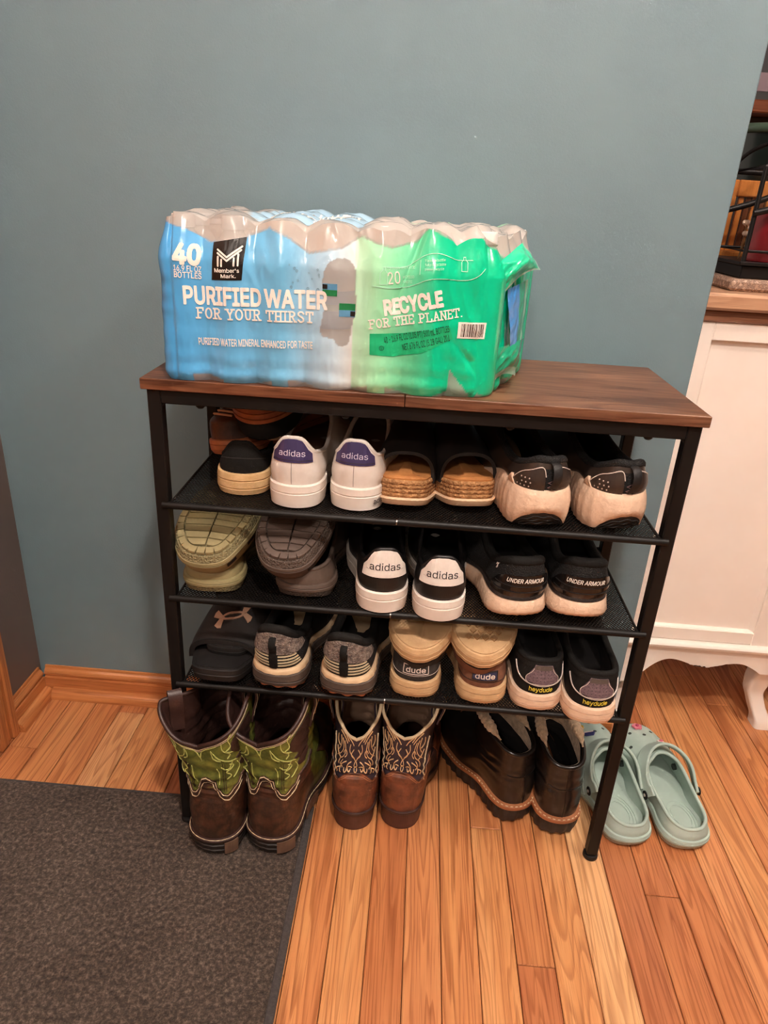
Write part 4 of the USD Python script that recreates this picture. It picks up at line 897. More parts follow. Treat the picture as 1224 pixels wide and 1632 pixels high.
# --- black running shoes on the right of the second shelf
UA = lambda w: unary_union([sa.scale(sg.Point(0, 0).buffer(1, quad_segs=10), w * .27, w * .11).difference(sa.scale(sg.Point(0, 0).buffer(1, quad_segs=10), w * .19, w * .055))] +
     [sg.Polygon([(sx * w * .20, sy * w * .03), (sx * w * .33, sy * w * .30), (sx * w * .43, sy * w * .26), (sx * w * .5, sy * w * .15), (sx * w * .32, sy * w * .0)]) for sx in (1, -1) for sy in (1, -1)])
mGlo = M('glossy_black', (20, 18, 18), .22, coat=.4)
def runner(label, m, side, logo=False):
    top = [(0, 0, .004, .100), (.03, .018, .006, .100), (.06, .027, .016, .097), (.10, .032, .034, .088), (.2, .035, .085, .078), (.3, .032, .128, .086), (.4, .026, .158, .098), (.5, 0, .170, .106)]
    s = Sh(.29, .041, .053, side, top, .040, .028, spring=.022, bevel=(.012, .05), inset=.005, bulge=.006)
    t = base_shoe(label, m, 'black running shoes', 'running_shoe', 'running shoe')
    part(t, 'outsole', s.sole([(0, -.010), (.06, -.004), (.14, -.002)], .001, 30), mKr, 40)
    part(t, 'midsole', s.sole([(.10, -.004), (.18, .003), (.4, .006), (.62, .004), (.9, .002), (1.02, -.003)], .0006, 60), mFoamW, 50, label='off-white ribbed midsole')
    part(t, 'foxing', s.sole([(.96, -.002), (.99, .001), (1.16, .0005), (1.24, -.002), (1.24, -.008)]), M('speckled_black_rubber', (38, 34, 33), .5, c2=(84, 74, 68), vs=260, vfac=(.55, .7)), 40)
    body(t, s, mKk, mLin, mLin, .0075, .010, mKs, .015)
    part(t, 'heel_counter', s.decal(sg.Polygon([(-.060, .046), (.060, .046), (.058, .058), (.046, .072), (.030, .0785), (-.030, .0785), (-.046, .072), (-.058, .058)]).buffer(.002), .0024), mGlo, 40, label='glossy black heel counter')
    part(t, 'counter_rib', s.lines([[(-.05, .0655), (0, .0640), (.05, .0655)], [(-.052, .0560), (0, .0550), (.052, .0560)]], .0012, .0034, 0, 24), mKf, 40)
    part(t, 'lettering', s.decal(text_flat('UNDER ARMOUR', (-.030, .0705), (.026, .0690), .0062, .0004, True, .15), off=.0026), mWs, False)
    if logo: part(t, 'emblem', s.decal(sa.translate(sa.rotate(UA(.022), 62), -.064, .0885), .0006, .0006), mStr, False)
    tongue(t, s, mKk, .03, .02); laces(t, s, mKf)
runner('black running shoe with off-white sole, angled, next to black sneaker with white tab', place(.262, -.327, z2, 12), -1, True)
runner('black running shoe with off-white sole, at the right end of the second shelf', place(.350, -.318, z2, 2), 1)

# --- black slides, nested one on the other
def slide(label, m, side, emblem, h=.060, y0=.110, y1=.234, tp=.72):
    s = Sh(.285 if emblem else .24, .0425, .0545 if emblem else .0445, side, LOWTOP(1, .1), .028 if emblem else .020, .024 if emblem else .016, spring=.010 if emblem else .004, bevel=(.010, .035), toe=.6)
    t = thing('slide_sandal', label, 'slide sandal', 'black slide sandals', mat=m)
    part(t, 'sole', s.sole([(0, -.006), (.06, -.001), (.5, .001), (.55, -.0005), (.6, .001), (.95, .0008), (1, -.0015)]), mKf, 40)
    part(t, 'footbed', s.sole([(.98, -.003), (1.05, -.0032), (1.04, -.006), (.97, -.009), (.90, -.02)]), mKf, 40)
    st = part(t, 'strap', s.strap(y0, y1, h, .006, .6, .004, .0, zadd=.003, taper=tp), mStrp, 50)
    part(st, 'strap_edge', s.strap(y1 - .004, y1 + .001, h * (1 - tp) + .0003, .0085, .6, .0042, .0, 36, 4, .003), mKr, 50)
    if emblem:
        def fn(u, v):                                              # the strap's outside: u across from its top, v back to front
            ph = np.pi / 2 + u / .062; a = np.clip((v - y0) / (y1 - y0), 0, 1)
            def pt(ph, a):
                y = y0 + (y1 - y0) * a; w = .056; hh = h * (1 - tp * a)
                return np.stack([-w * np.sign(np.cos(ph)) * np.abs(np.cos(ph)) ** .8, y, s.ztop(y) - .009 + (hh + .012) * np.sin(ph) ** .6 + .0032], -1)
            p = pt(ph, a); n = np.cross(pt(ph + .02, a) - pt(ph - .02, a), pt(ph, a + .02) - pt(ph, a - .02)); n /= np.linalg.norm(n, axis=1, keepdims=True) + 1e-12
            return p, n
        part(st, 'emblem', wrap(extrude(sa.translate(sa.rotate(UA(.060), 24), .0, y0 + .078), .0016), fn, .0006, .004), M('pink_silver_foil', (222, 178, 150), .3, metallic=.4), False, label='pinkish silver emblem')
    return s, t
slide('black foam slide sandal with a silvery emblem, under the tucked-in second slide', place_toe(-.200, -.331, z3, -3, .285), -1, True, .078)
slide('black foam slide sandal tucked into the strap of the slide below it', place_toe(-.200, -.290, z3 + .0272, -3, .24), 1, False, .040, .06, .12, .2)

# --- striped trail shoes
mGreyK = M('grey_knit', (148, 134, 124), .9, c2=(96, 84, 80), vs=140, bump=.9, bs=420, voro=True)
mGreyS = M('dark_grey_foam', (92, 80, 72), .65, c2=(74, 64, 58), vs=20, bump=.2, bs=300)
mOrs = M('orange_outsole', (186, 116, 78), .6); mStripe = M('cream_stripe', (206, 192, 160), .55)
def trail(label, m, side):
    top = [(0, 0, .004, .116), (.03, .018, .006, .114), (.06, .027, .016, .106), (.10, .032, .036, .092), (.2, .035, .085, .080), (.3, .032, .128, .088), (.4, .026, .158, .098), (.5, 0, .170, .106)]
    s = Sh(.29, .041, .053, side, top, .046, .030, spring=.022, bevel=(.012, .05), inset=.005, bulge=.005)
    t = base_shoe(label, m, 'striped trail shoes', 'trail_shoe', 'running shoe')
    part(t, 'outsole', s.sole([(0, -.008), (.05, -.002), (.16, -.001), (.18, -.005)], .0022, 26), mOrs, 40, label='orange-brown outsole lugs')
    part(t, 'midsole', s.sole([(.14, -.003), (.18, .002), (.36, .004), (.40, .001), (.44, .004), (.74, .004), (.78, .001)]), mGreyS, 40, label='dark grey layered midsole')
    part(t, 'midsole_band', s.sole([(.76, -.002), (.79, .0022), (.92, .0018), (1.0, .0), (1.03, -.004)], .0005, 40), mCream, 40, label='cream upper layer of the midsole')
    body(t, s, mKk, mLin, mLin, .0075, .010, mKs)
    part(t, 'knit_collar', s.decal(sg.Polygon([(-.075, .078), (-.03, .0765), (.03, .0765), (.075, .078), (.072, .088), (.052, .094), (.03, .105), (.012, .112), (-.012, .112), (-.03, .105), (-.052, .094), (-.072, .088)]), .0022), mGreyK, 40, label='speckled grey knit collar')
    for r_ in range(4):
        for sd in (1, -1):
            z = .0525 + r_ * .0062
            st = sg.Polygon([(sd * .007, z - .0005), (sd * .036, z + .0008), (sd * (.052 - r_ * .004), z + .0022), (sd * (.050 - r_ * .004), z + .0046), (sd * .034, z + .0036), (sd * .007, z + .0022)])
            part(t, 'stripe', s.decal(st, .0010), mStripe, 40)
    part(t, 'heel_strap', s.decal(sg.box(-.0055, .050, .0055, .092), .0030), mKs, 40)
    p0, n0 = s.uz(np.array([0., 0, 0]), np.array([.082, .094, .104]))
    part(t, 'pull_loop', tube(smooth_path(np.vstack([p0[0] + n0[0] * .003, p0[1] + n0[1] * .009, p0[2] + n0[2] * .006, p0[2] - n0[2] * .004]), 20), .0055, 8, False, .0017), mKs, 60)
    tongue(t, s, mKk, .03, .02); laces(t, s, mKf)
trail('black and cream striped trail shoe with grey knit collar, next to the black slides', place(-.107, -.336, z3, -6), -1)
trail('black and cream striped trail shoe with grey knit collar, next to the upturned tan sole', place(.003, -.343, z3, -6), 1)

# --- canvas slip-ons on the third shelf
mCan = M('charcoal_canvas', (62, 56, 52), .9, c2=(44, 40, 38), vs=90, bump=.5, bs=700); mTanC = M('brown_canvas', (136, 92, 68), .9, c2=(112, 74, 54), vs=60, bump=.4, bs=700)
mSnd = M('sand_foam', (214, 178, 134), .7, c2=(190, 152, 108), vs=14, bump=.15, bs=350); mNvy = M('navy_tag', (46, 46, 74), .7)
mPurp = M('mauve_mesh', (126, 104, 110), .8, c2=(98, 80, 88), vs=260, bump=.4, bs=600); mYel = M('yellow_print', (226, 206, 70), .5)
DECK = lambda h: [(0, 0, .008, h), (.04, .022, .014, h - .001), (.08, .032, .030, h - .003), (.16, .036, .075, h - .006), (.28, .034, .13, h + .002), (.4, .026, .165, h + .014), (.5, 0, .178, h + .020)]
def slipon(label, m, side, mu, kind, grp, h=.072):
    s = Sh(.28, .039, .0515, side, DECK(h), .034, .026, spring=.010, bevel=(.005, .03), inset=.004, bulge=.003)
    t = base_shoe(label, m, grp, 'slip_on_shoe', 'slip-on shoe')
    part(t, 'sole', s.sole([(0, -.004), (.05, -.0005), (.28, .002), (.32, 0), (.36, .0024), (.62, .002), (.66, 0), (.70, .0024), (.94, .001), (1, -.002)], .0004, 34), mSnd if kind != 'fresh' else mFoamW, 35, label='layered cream foam sole')
    body(t, s, mu, mLin, mLin, .005 if kind == 'fresh' else .004, .006, mKs if kind == 'fresh' else mu)
    if kind == 'tag':
        b = sg.box(-.021, .048, .021, .064); tg = part(t, 'heel_tag', s.decal(b, .0012), mNvy if mu is mTanC else mCan, 40, label='stitched heel tag')
        part(tg, 'tag_edge', s.decal(b.difference(b.buffer(-.0014)), .0006, .0012), mStr if mu is mCan else mDark, False)
        part(tg, 'lettering', s.decal(text_flat('dude', (-.016, .0515), (.016, .0515), .0080, .0005, True), off=.0012), mStr, False)
        part(t, 'stitching', s.lines([[(-.06, .046), (-.03, .045), (.03, .045), (.06, .046)]], .0009, .0006), mStr if mu is mCan else mDark, False)
    if kind == 'fresh':
        part(t, 'heel_patch', s.decal(sg.Polygon([(-.0260, .058), (0, .054), (.0260, .058), (.0245, .066), (.0155, .079), (.013, .085), (-.013, .085), (-.0155, .079), (-.0245, .066)]).buffer(.001), .0016), mPurp, 40, label='mauve perforated heel patch')
        part(t, 'patch_lip', s.decal(sg.Polygon([(-.0145, .0785), (.0145, .0785), (.0125, .0855), (-.0125, .0855)]), .0024), mGreyS, 40)
        dots = [sg.Point(x, z).buffer(.0006, quad_segs=2) for x in np.arange(-.020, .021, .0055) for z in np.arange(.060, .077, .0055)]
        part(t, 'perforations', s.decal(unary_union(dots), .0003, .0016), mKr, False)
        part(t, 'piping', s.lines([[(-.062, .074), (-.045, .062), (-.028, .055), (0, .0510), (.028, .055), (.045, .062), (.062, .074)], [(-.015, .0795), (-.019, .0725), (-.0265, .064), (-.026, .0575), (0, .0535), (.026, .0575), (.0265, .064), (.019, .0725), (.015, .0795)]], .0010, .0019, 0, 60), mStr, False)
        part(t, 'lettering', s.decal(text_flat('heydude', (-.0195, .0395), (.0195, .0395), .0082, .0005, True), off=.0004), mYel, False)
        part(t, 'side_flash', s.decal(sg.Polygon([(.040, .036), (.062, .036), (.064, .056)]), .001), mPurp, 40)
        part(t, 'collar_band', s.decal(sg.Polygon([(u, h - .0105 - .002 * abs(u) / .07) for u in np.linspace(-.09, .09, 30)] + [(u, h - .0015 - .003 * abs(u) / .07) for u in np.linspace(.09, -.09, 30)]), .0012), mKs, 40)
        laces(t, s, M('lilac_lace', (190, 166, 170), .85), (.8, .92), .06, .0025)
    return s, t
G1, G2, G3 = 'charcoal slip-on shoes stacked in a pair', 'brown slip-on shoes stacked in a pair', 'black slip-on shoes with mauve heel patch'
slipon('charcoal canvas slip-on with cream sole and grey tag, standing under an upturned shoe', place(.114, -.323, z3, -1), -1, mCan, 'tag', G1)
slipon('brown slip-on with cream sole and navy tag, standing under an upturned shoe', place(.222, -.325, z3, 2), -1, mTanC, 'tag', G2)
s1, t1 = slipon('charcoal canvas slip-on turned upside down, showing a smooth worn sand-coloured sole', place(.117, -.332, .4140, -4, 7, 0, flip=(.28, .010)), 1, mCan, 'up', G1, .06)
s2, t2 = slipon('brown slip-on turned upside down, showing a sand-coloured sole with diamond tread', place(.216, -.335, .4160, -2, 7, 0, flip=(.28, .010)), 1, mTanC, 'up', G2, .06)
for s, t, pat in ((s1, t1, False), (s2, t2, True)):
    part(t, 'sole_edge', s.under(sg.Polygon(s.O).buffer(-.003).difference(sg.Polygon(s.O).buffer(-.0055)), .0012), mSnd, False)
    if pat:
        for i in range(5):
            for j in range(5):
                x, y = (i - 2) * .013 + (j % 2) * .0065, .196 + j * .0125
                d = sg.Polygon([(x - .0052, y), (x, y - .006), (x + .0052, y), (x, y + .006)])
                if sg.Polygon(s.O).buffer(-.014).contains(d): part(t, 'tread_diamond', s.under(d, .0026), M('worn_sand_rubber', (182, 142, 98), .7), False)
slipon('black slip-on with mauve heel patch and yellow lettering, next to the upturned brown shoe', place(.309, -.330, z3, 3), -1, mKs, 'fresh', G3, .092)
slipon('black slip-on with mauve heel patch and yellow lettering, against the right front post', place(.388, -.352, z3, 1), 1, mKs, 'fresh', G3, .092)
# ------------------------------------------------------------------ boots on the floor
mBrnO = M('oiled_brown_leather', (96, 58, 39), .4, c2=(50, 33, 25), vs=20, vfac=(.3, .7), bump=.12, bs=300, c3=(116, 72, 47))
mBrnD = M('dark_brown_leather', (66, 42, 36), .45, c2=(50, 32, 28), vs=30, bump=.12, bs=400)
mLime = M('green_leather', (140, 144, 56), .36, c2=(84, 92, 40), vs=18, vfac=(.3, .7), c3=(158, 156, 70), bump=.3, bs=60, coat=.15)
mThr = M('cream_thread', (222, 200, 164), .7); mLimeT = M('lime_thread', (190, 194, 112), .6)
mBoSo = M('black_boot_sole', (34, 29, 27), .5, c2=(48, 40, 36), vs=30); mAmb = M('translucent_brown_rubber', (120, 92, 74), .5, c2=(92, 68, 54), vs=30)
def pull_strap(t, s, q, m, w=.011, drop=.03, rise=.016):
    p, n = s.qs(np.array([q, q]), np.array([.99, .86])); n0 = n[0].copy(); n0[2] = 0; n0 /= np.linalg.norm(n0)
    pts = [p[1] + n0 * .003, p[0] * .5 + p[1] * .5 + n0 * .0055, p[0] + n0 * .005 + [0, 0, rise * .6], p[0] - n0 * .003 + [0, 0, rise], p[0] - n0 * .010 + [0, 0, rise * .5], p[0] - n0 * .011 - [0, 0, .03], p[0] - n0 * .012 - [0, 0, .055]]
    pa = smooth_path(np.array(pts), 26); side_ = np.cross(n0, [0, 0, 1.0]); P = np.stack([pa + side_ * b * w for b in np.linspace(-1, 1, 5)], 1)
    ps = part(t, 'pull_strap', thicken(P, .003), m, 50)
    part(ps, 'stitching', cat(*[tube(pa[2:-3] + side_ * b * w * .8 + n0 * .0019, .0006, 5) for b in (-1, 1)]), mThr, 60)
def top_lean(top, dx): return [(q, x, y, z, dx) for q, x, y, z in top]
def work_boot(label, m, side, straps=(.17, .83)):
    top = [(0, 0, .010, .224), (.03, .020, .006, .237), (.08, .050, .018, .252), (.16, .0660, .066, .281), (.25, .0640, .112, .284), (.34, .052, .148, .270), (.43, .026, .166, .246), (.5, 0, .170, .236)]
    ank = [(0, 0, .012, .128), (.08, .034, .022, .128), (.17, .0500, .066, .130), (.28, .0470, .108, .136), (.4, .028, .142, .146), (.5, 0, .152, .152)]
    top = top_lean(top, -.016)
    bent = [(.57, -.020, .152, .246), (.66, -.030, .115, .270), (.75, -.030, .074, .281), (.79, -.046, .058, .284), (.85, -.069, .042, .280), (.92, -.054, .016, .254), (.97, -.022, .005, .234)] if side < 0 else None
    s = Sh(.31, .044, .056, side, top, .038, .034, spring=.010, bevel=(.004, .03), inset=.004, bulge=.004, toe_h=.058, mids=ank, toe=.55, left=bent, sharp=True, wrinkle=.0050, wc=.66)
    t = thing('work_boot', label, 'boot', 'brown and green western work boots', mat=m)
    part(t, 'outsole', s.sole([(0, -.005), (.06, -.002), (.3, .001), (.34, -.0002), (.62, .002), (.66, .0006), (.9, .0030), (.95, .002)], .0004, 44), mBoSo, 35)
    for u in ((.022, .048),) if side < 0 else ((.020, .052), (.11, .16)):
        f = np.linspace(.12, .80, 6); uu = np.linspace(u[0], u[1], 12); k = [int(round(x / s.per * s.N)) % s.N for x in uu]
        P = np.array([[np.r_[s.O[i] + s.On[i] * (.0026 + .0006 * v), s.zbot(s.O[i, 1]) + (s.ztop(s.O[i, 1]) - s.zbot(s.O[i, 1])) * v] for v in f] for i in k]); part(t, 'sole_insert', thicken(P, .0022), mAmb, 50)
    part(t, 'welt', s.sole([(.90, .001), (.92, .0045), (1.0, .0045), (1.04, .001), (1.04, -.006)]), mBrnD, 40)
    c = np.c_[s.O + s.On * .0028, s.ztop(s.O[:, 1]) + .0016]
    part(t, 'welt_stitching', tube(c, .0006 * (1 + .4 * np.sin(np.arange(s.N) * 2.6)), 6, True), mThr, 60)
    part(t, 'shaft', s.outer(), mLime, 50, label='green leather shaft'); part(t, 'lining', s.inner(.004), mBrnD, 50); part(t, 'insole', s.insole(.004), mBrnD, 50)
    part(t, 'collar', s.collar(.0034, .004), mBrnD, 60, label='brown bound collar, dipping to a V at the back')
    # foot: everything below the shaft, in brown, with a wavy upper edge
    q = np.arange(0, s.N + 1) / s.N; u = np.where(q > .5, q - 1, q) * s.per
    def edge_(u): return np.interp(np.abs(u), [0, .011, .019, .026, .034, .046, .062, .09, .15], [.166, .1640, .155, .141, .131, .1285, .136, .152, .172])
    uu = np.linspace(-.15, .15, 90); pg_ = sg.Polygon([(x, .036) for x in uu] + [(x, edge_(x)) for x in uu[::-1]])
    part(t, 'heel_counter', s.decal(pg_, .0016, 0, .006), mBrnO, 50, label='brown heel counter with a stitched wavy edge')
    part(t, 'counter_binding', s.lines([[(x, edge_(x) - .0045) for x in uu]], .0075, .0022, 0, 0), mBrnD, 40)
    part(t, 'stitching', s.lines([[(x, edge_(x) - .0125) for x in np.linspace(-.09, .09, 80)], [(x, edge_(x) - .0015) for x in np.linspace(-.09, .09, 80)]], .0013, .0027), mThr, False)
    va = np.linspace(.30, .70, 40); Pq = []
    for a in va:
        p, n = s.qs(np.full(14, a), np.linspace(0, .40, 14)); Pq.append(p + n * .0012)
    part(t, 'vamp', thicken(np.array(Pq), .0018), mBrnO, 50, label='brown vamp')
    # shaft: side overlays in brown with flame edges, lime stitching, wrinkles stay in the look
    for sd in (1, -1):
        fl = [(.098, .172), (.084, .180), (.094, .186), (.074, .196), (.086, .200), (.066, .214), (.062, .230), (.072, .244), (.096, .256), (.125, .258), (.130, .21), (.122, .176)]
        part(t, 'shaft_overlay', s.decal(sg.Polygon(smooth_path([(sd * a, b) for a, b in fl], 70, True)).buffer(0), .0013), mBrnD, 40)
        L_ = [[(sd * .001, .206), (sd * .005, .216), (sd * .014, .224), (sd * .034, .233)], [(sd * .024, .222), (sd * .034, .208), (sd * .056, .198), (sd * .078, .192)], [(sd * .024, .222), (sd * .027, .206), (sd * .040, .200)],
              [(sd * .050, .160), (sd * .060, .168), (sd * .050, .174), (sd * .068, .184), (sd * .058, .190)], [(sd * .044, .236), (sd * .048, .220), (sd * .060, .210), (sd * .054, .204)], [(sd * .062, .252), (sd * .056, .240), (sd * .060, .226), (sd * .052, .220), (sd * .072, .212)], [(sd * .066, .160), (sd * .084, .176), (sd * .078, .186)], [(sd * .030, .150), (sd * .034, .170), (sd * .030, .184)], [(sd * .040, .186), (sd * .052, .180), (sd * .066, .196)], [(0, .206), (0, .197)]]
        part(t, 'stitching', s.lines(L_, .0017, .0012, .0, 26), mLimeT, False)
        part(t, 'seam', s.lines([[(sd * .040, .134), (sd * .043, .192)], [(sd * .045, .134), (sd * .048, .192)]], .0011, .0012, 0, 8), mBrnD, False)
    ub = np.linspace(-.12, .12, 60); tz = lambda x: np.interp((x / s.per) % 1.0, np.arange(s.N + 1) / s.N, np.r_[s.T[:, 2], s.T[0, 2]])
    part(t, 'stitching', s.lines([[(x, tz(x) - .0085) for x in ub], [(x, tz(x) - .0055) for x in ub]], .0010, .0010), mThr, False)
    part(t, 'collar_band', s.decal(sg.Polygon([(x, tz(x) - .010) for x in ub] + [(x, tz(x) - .001) for x in ub[::-1]]), .0007), mBrnD, 40)
    for q_ in straps: pull_strap(t, s, q_, mBrnD)
    return t
work_boot('brown and green western boot standing on the mat beside the left rack post', place(-.205, -.391, .0075, -3), -1, (.215, .80))
work_boot('brown and green western boot at the mat edge, nearer the brown cowboy boots', place(-.114, -.378, .0075, -8), 1, (.20, .775))

mCog = M('cognac_leather', (132, 76, 50), .38, c2=(74, 42, 32), vs=26, vfac=(.36, .64), bump=.2, bs=140, coat=.1); mShf = M('navy_purple_leather', (60, 50, 60), .42, c2=(42, 36, 46), vs=26, bump=.2, bs=90)
mStk = M('stacked_heel', (88, 52, 40), .5, c2=(70, 42, 34), vs=30); mEmb = M('cream_embroidery', (224, 186, 140), .6)
def cowboy(label, m, side):
    top = [(0, 0, .014, .196), (.025, .012, .012, .205), (.07, .028, .018, .226), (.16, .0400, .052, .243), (.25, .040, .085, .244), (.34, .034, .112, .232), (.43, .018, .128, .212), (.5, 0, .132, .204)]
    if side > 0: top = [(q, x * 1.25, y, z) for q, x, y, z in top]
    ank = [(0, 0, .012, .122), (.08, .029, .020, .122), (.17, .0395, .058, .124), (.28, .038, .095, .130), (.4, .024, .126, .138), (.5, 0, .134, .142)]
    s = Sh(.285, .0385, .050, side, top, .044, .022, spring=.012, bevel=(.004, .02), inset=.003, bulge=.004, toe_h=.052, mids=ank, toe=.32, sharp=True, wrinkle=.0040)
    t = thing('cowboy_boot', label, 'boot', 'brown cowboy boots with navy shafts', mat=m)
    O = sg.Polygon(s.O).buffer(0)
    hb = O.intersection(sg.box(-.2, -.2, .2, .066)); lay = []
    for k, (a, b, o) in enumerate([(0, .004, -.004), (.004, .0125, -.0025), (.0128, .0215, -.0022), (.0218, .0305, -.0018), (.0308, .0385, -.0012)]):
        g = extrude(hb.buffer(o), b - a); g.apply_translation((0, 0, a)); lay.append(g)
    part(t, 'heel_block', cat(*lay), mStk, False, label='stacked brown heel')
    zt = s.ztop(s.O[:, 1]); lift = np.clip((.19 - s.O[:, 1]) / .12, 0, 1)
    P = [np.c_[s.O + s.On * o, zt + d - (0 if d > -.004 else 0)] for o, d in ((-.004, -.0075), (.001, -.006), (.0024, -.003), (.0020, -.0005), (-.003, .0010))]
    bot = s.zbot(s.O[:, 1]); P[0][:, 2] = np.maximum(P[0][:, 2] * lift + bot * (1 - lift), bot); P[1][:, 2] = np.maximum(P[1][:, 2] * lift + (bot + .002) * (1 - lift), bot + .002)
    part(t, 'sole', gridmesh(np.transpose(np.array(P), (1, 0, 2)), True, True, True), mBrnD, 40)
    part(t, 'shaft', s.outer(), mShf, 50, label='navy-purple embroidered leather shaft'); part(t, 'lining', s.inner(.004), mTanL, 50); part(t, 'insole', s.insole(.004), mTanL, 50)
    part(t, 'collar', s.collar(.0030, .004), mThr, 60, label='cream piping round the collar')
    e = lambda u: np.interp(np.abs(u), [0, .02, .034, .045, .058, .08, .11], [.127, .126, .119, .108, .108, .120, .138])
    uu = np.linspace(-.13, .13, 70)
    part(t, 'heel_counter', s.decal(sg.Polygon([(x, .042) for x in uu] + [(x, e(x)) for x in uu[::-1]]), .0016, 0, .006), mCog, 50, label='smooth brown heel counter')
    part(t, 'stitching', s.lines([[(x, e(x) - .004) for x in uu], [(x, e(x) - .008) for x in np.linspace(-.04, .04, 30)]], .0009, .0022), M('brown_thread', (176, 116, 78), .7), False)
    Pq = []
    for a in np.linspace(.27, .73, 44):
        p, n = s.qs(np.full(14, a), np.linspace(0, .40, 14)); Pq.append(p + n * .0012)
    part(t, 'vamp', thicken(np.array(Pq), .0018), mCog, 50)
    for sd in (1, -1):
        E_ = [[(sd * .001, .152), (sd * .008, .162), (sd * .016, .174), (sd * .014, .188)], [(sd * .001, .150), (sd * .004, .142), (0, .137)], [(sd * .004, .158), (sd * .012, .166), (sd * .006, .176)], [(sd * .012, .150), (sd * .020, .146), (sd * .026, .130)],
              [(sd * .030, .195), (sd * .028, .176), (sd * .036, .160), (sd * .050, .150), (sd * .052, .140)], [(sd * .036, .200), (sd * .034, .180), (sd * .044, .166), (sd * .058, .158)], [(sd * .042, .205), (sd * .042, .186), (sd * .052, .172)], [(sd * .026, .150), (sd * .036, .146), (sd * .046, .134), (sd * .044, .124)], [(sd * .046, .134), (sd * .056, .130), (sd * .058, .120)],
              [(sd * .018, .196), (sd * .024, .208), (sd * .030, .222)], [(sd * .022, .192), (sd * .030, .206), (sd * .042, .216)], [(sd * .038, .152), (sd * .044, .142), (sd * .040, .134)], [(sd * .010, .137), (sd * .018, .140), (sd * .022, .134), (sd * .017, .130), (sd * .014, .134)], [(sd * .030, .160), (sd * .024, .168), (sd * .028, .176), (sd * .034, .170)], [(sd * .046, .156), (sd * .054, .164), (sd * .060, .176)], [(sd * .048, .182), (sd * .056, .190), (sd * .054, .204)], [(sd * .006, .186), (sd * .010, .194), (sd * .018, .204)], [(sd * .034, .134), (sd * .030, .128), (sd * .024, .132)]]
        part(t, 'embroidery', s.lines(E_, .0019, .0013, 0, 22), mEmb, False, label='cream scroll embroidery')
        part(t, 'side_piping', s.lines([[(sd * .066, .100), (sd * .072, .14), (sd * .072, .20)]], .0022, .002, 0, 14), mThr, 40)
    part(t, 'embroidery', s.lines([[(.0035 * math.cos(a), .134 + .005 * math.sin(a)) for a in np.linspace(0, 2 * math.pi, 16)]], .0018, .0013), mEmb, False)
    for q_ in (.2, .8): pull_strap(t, s, q_, mShf, .008)
cowboy('brown cowboy boot with navy embroidered shaft, next to the green boots', place(.026, -.309, 0.0004, 2), -1)
cowboy('brown cowboy boot with wider flaring navy shaft, next to the black fur-lined boots', place(.104, -.297, 0.0004, -9), 1)

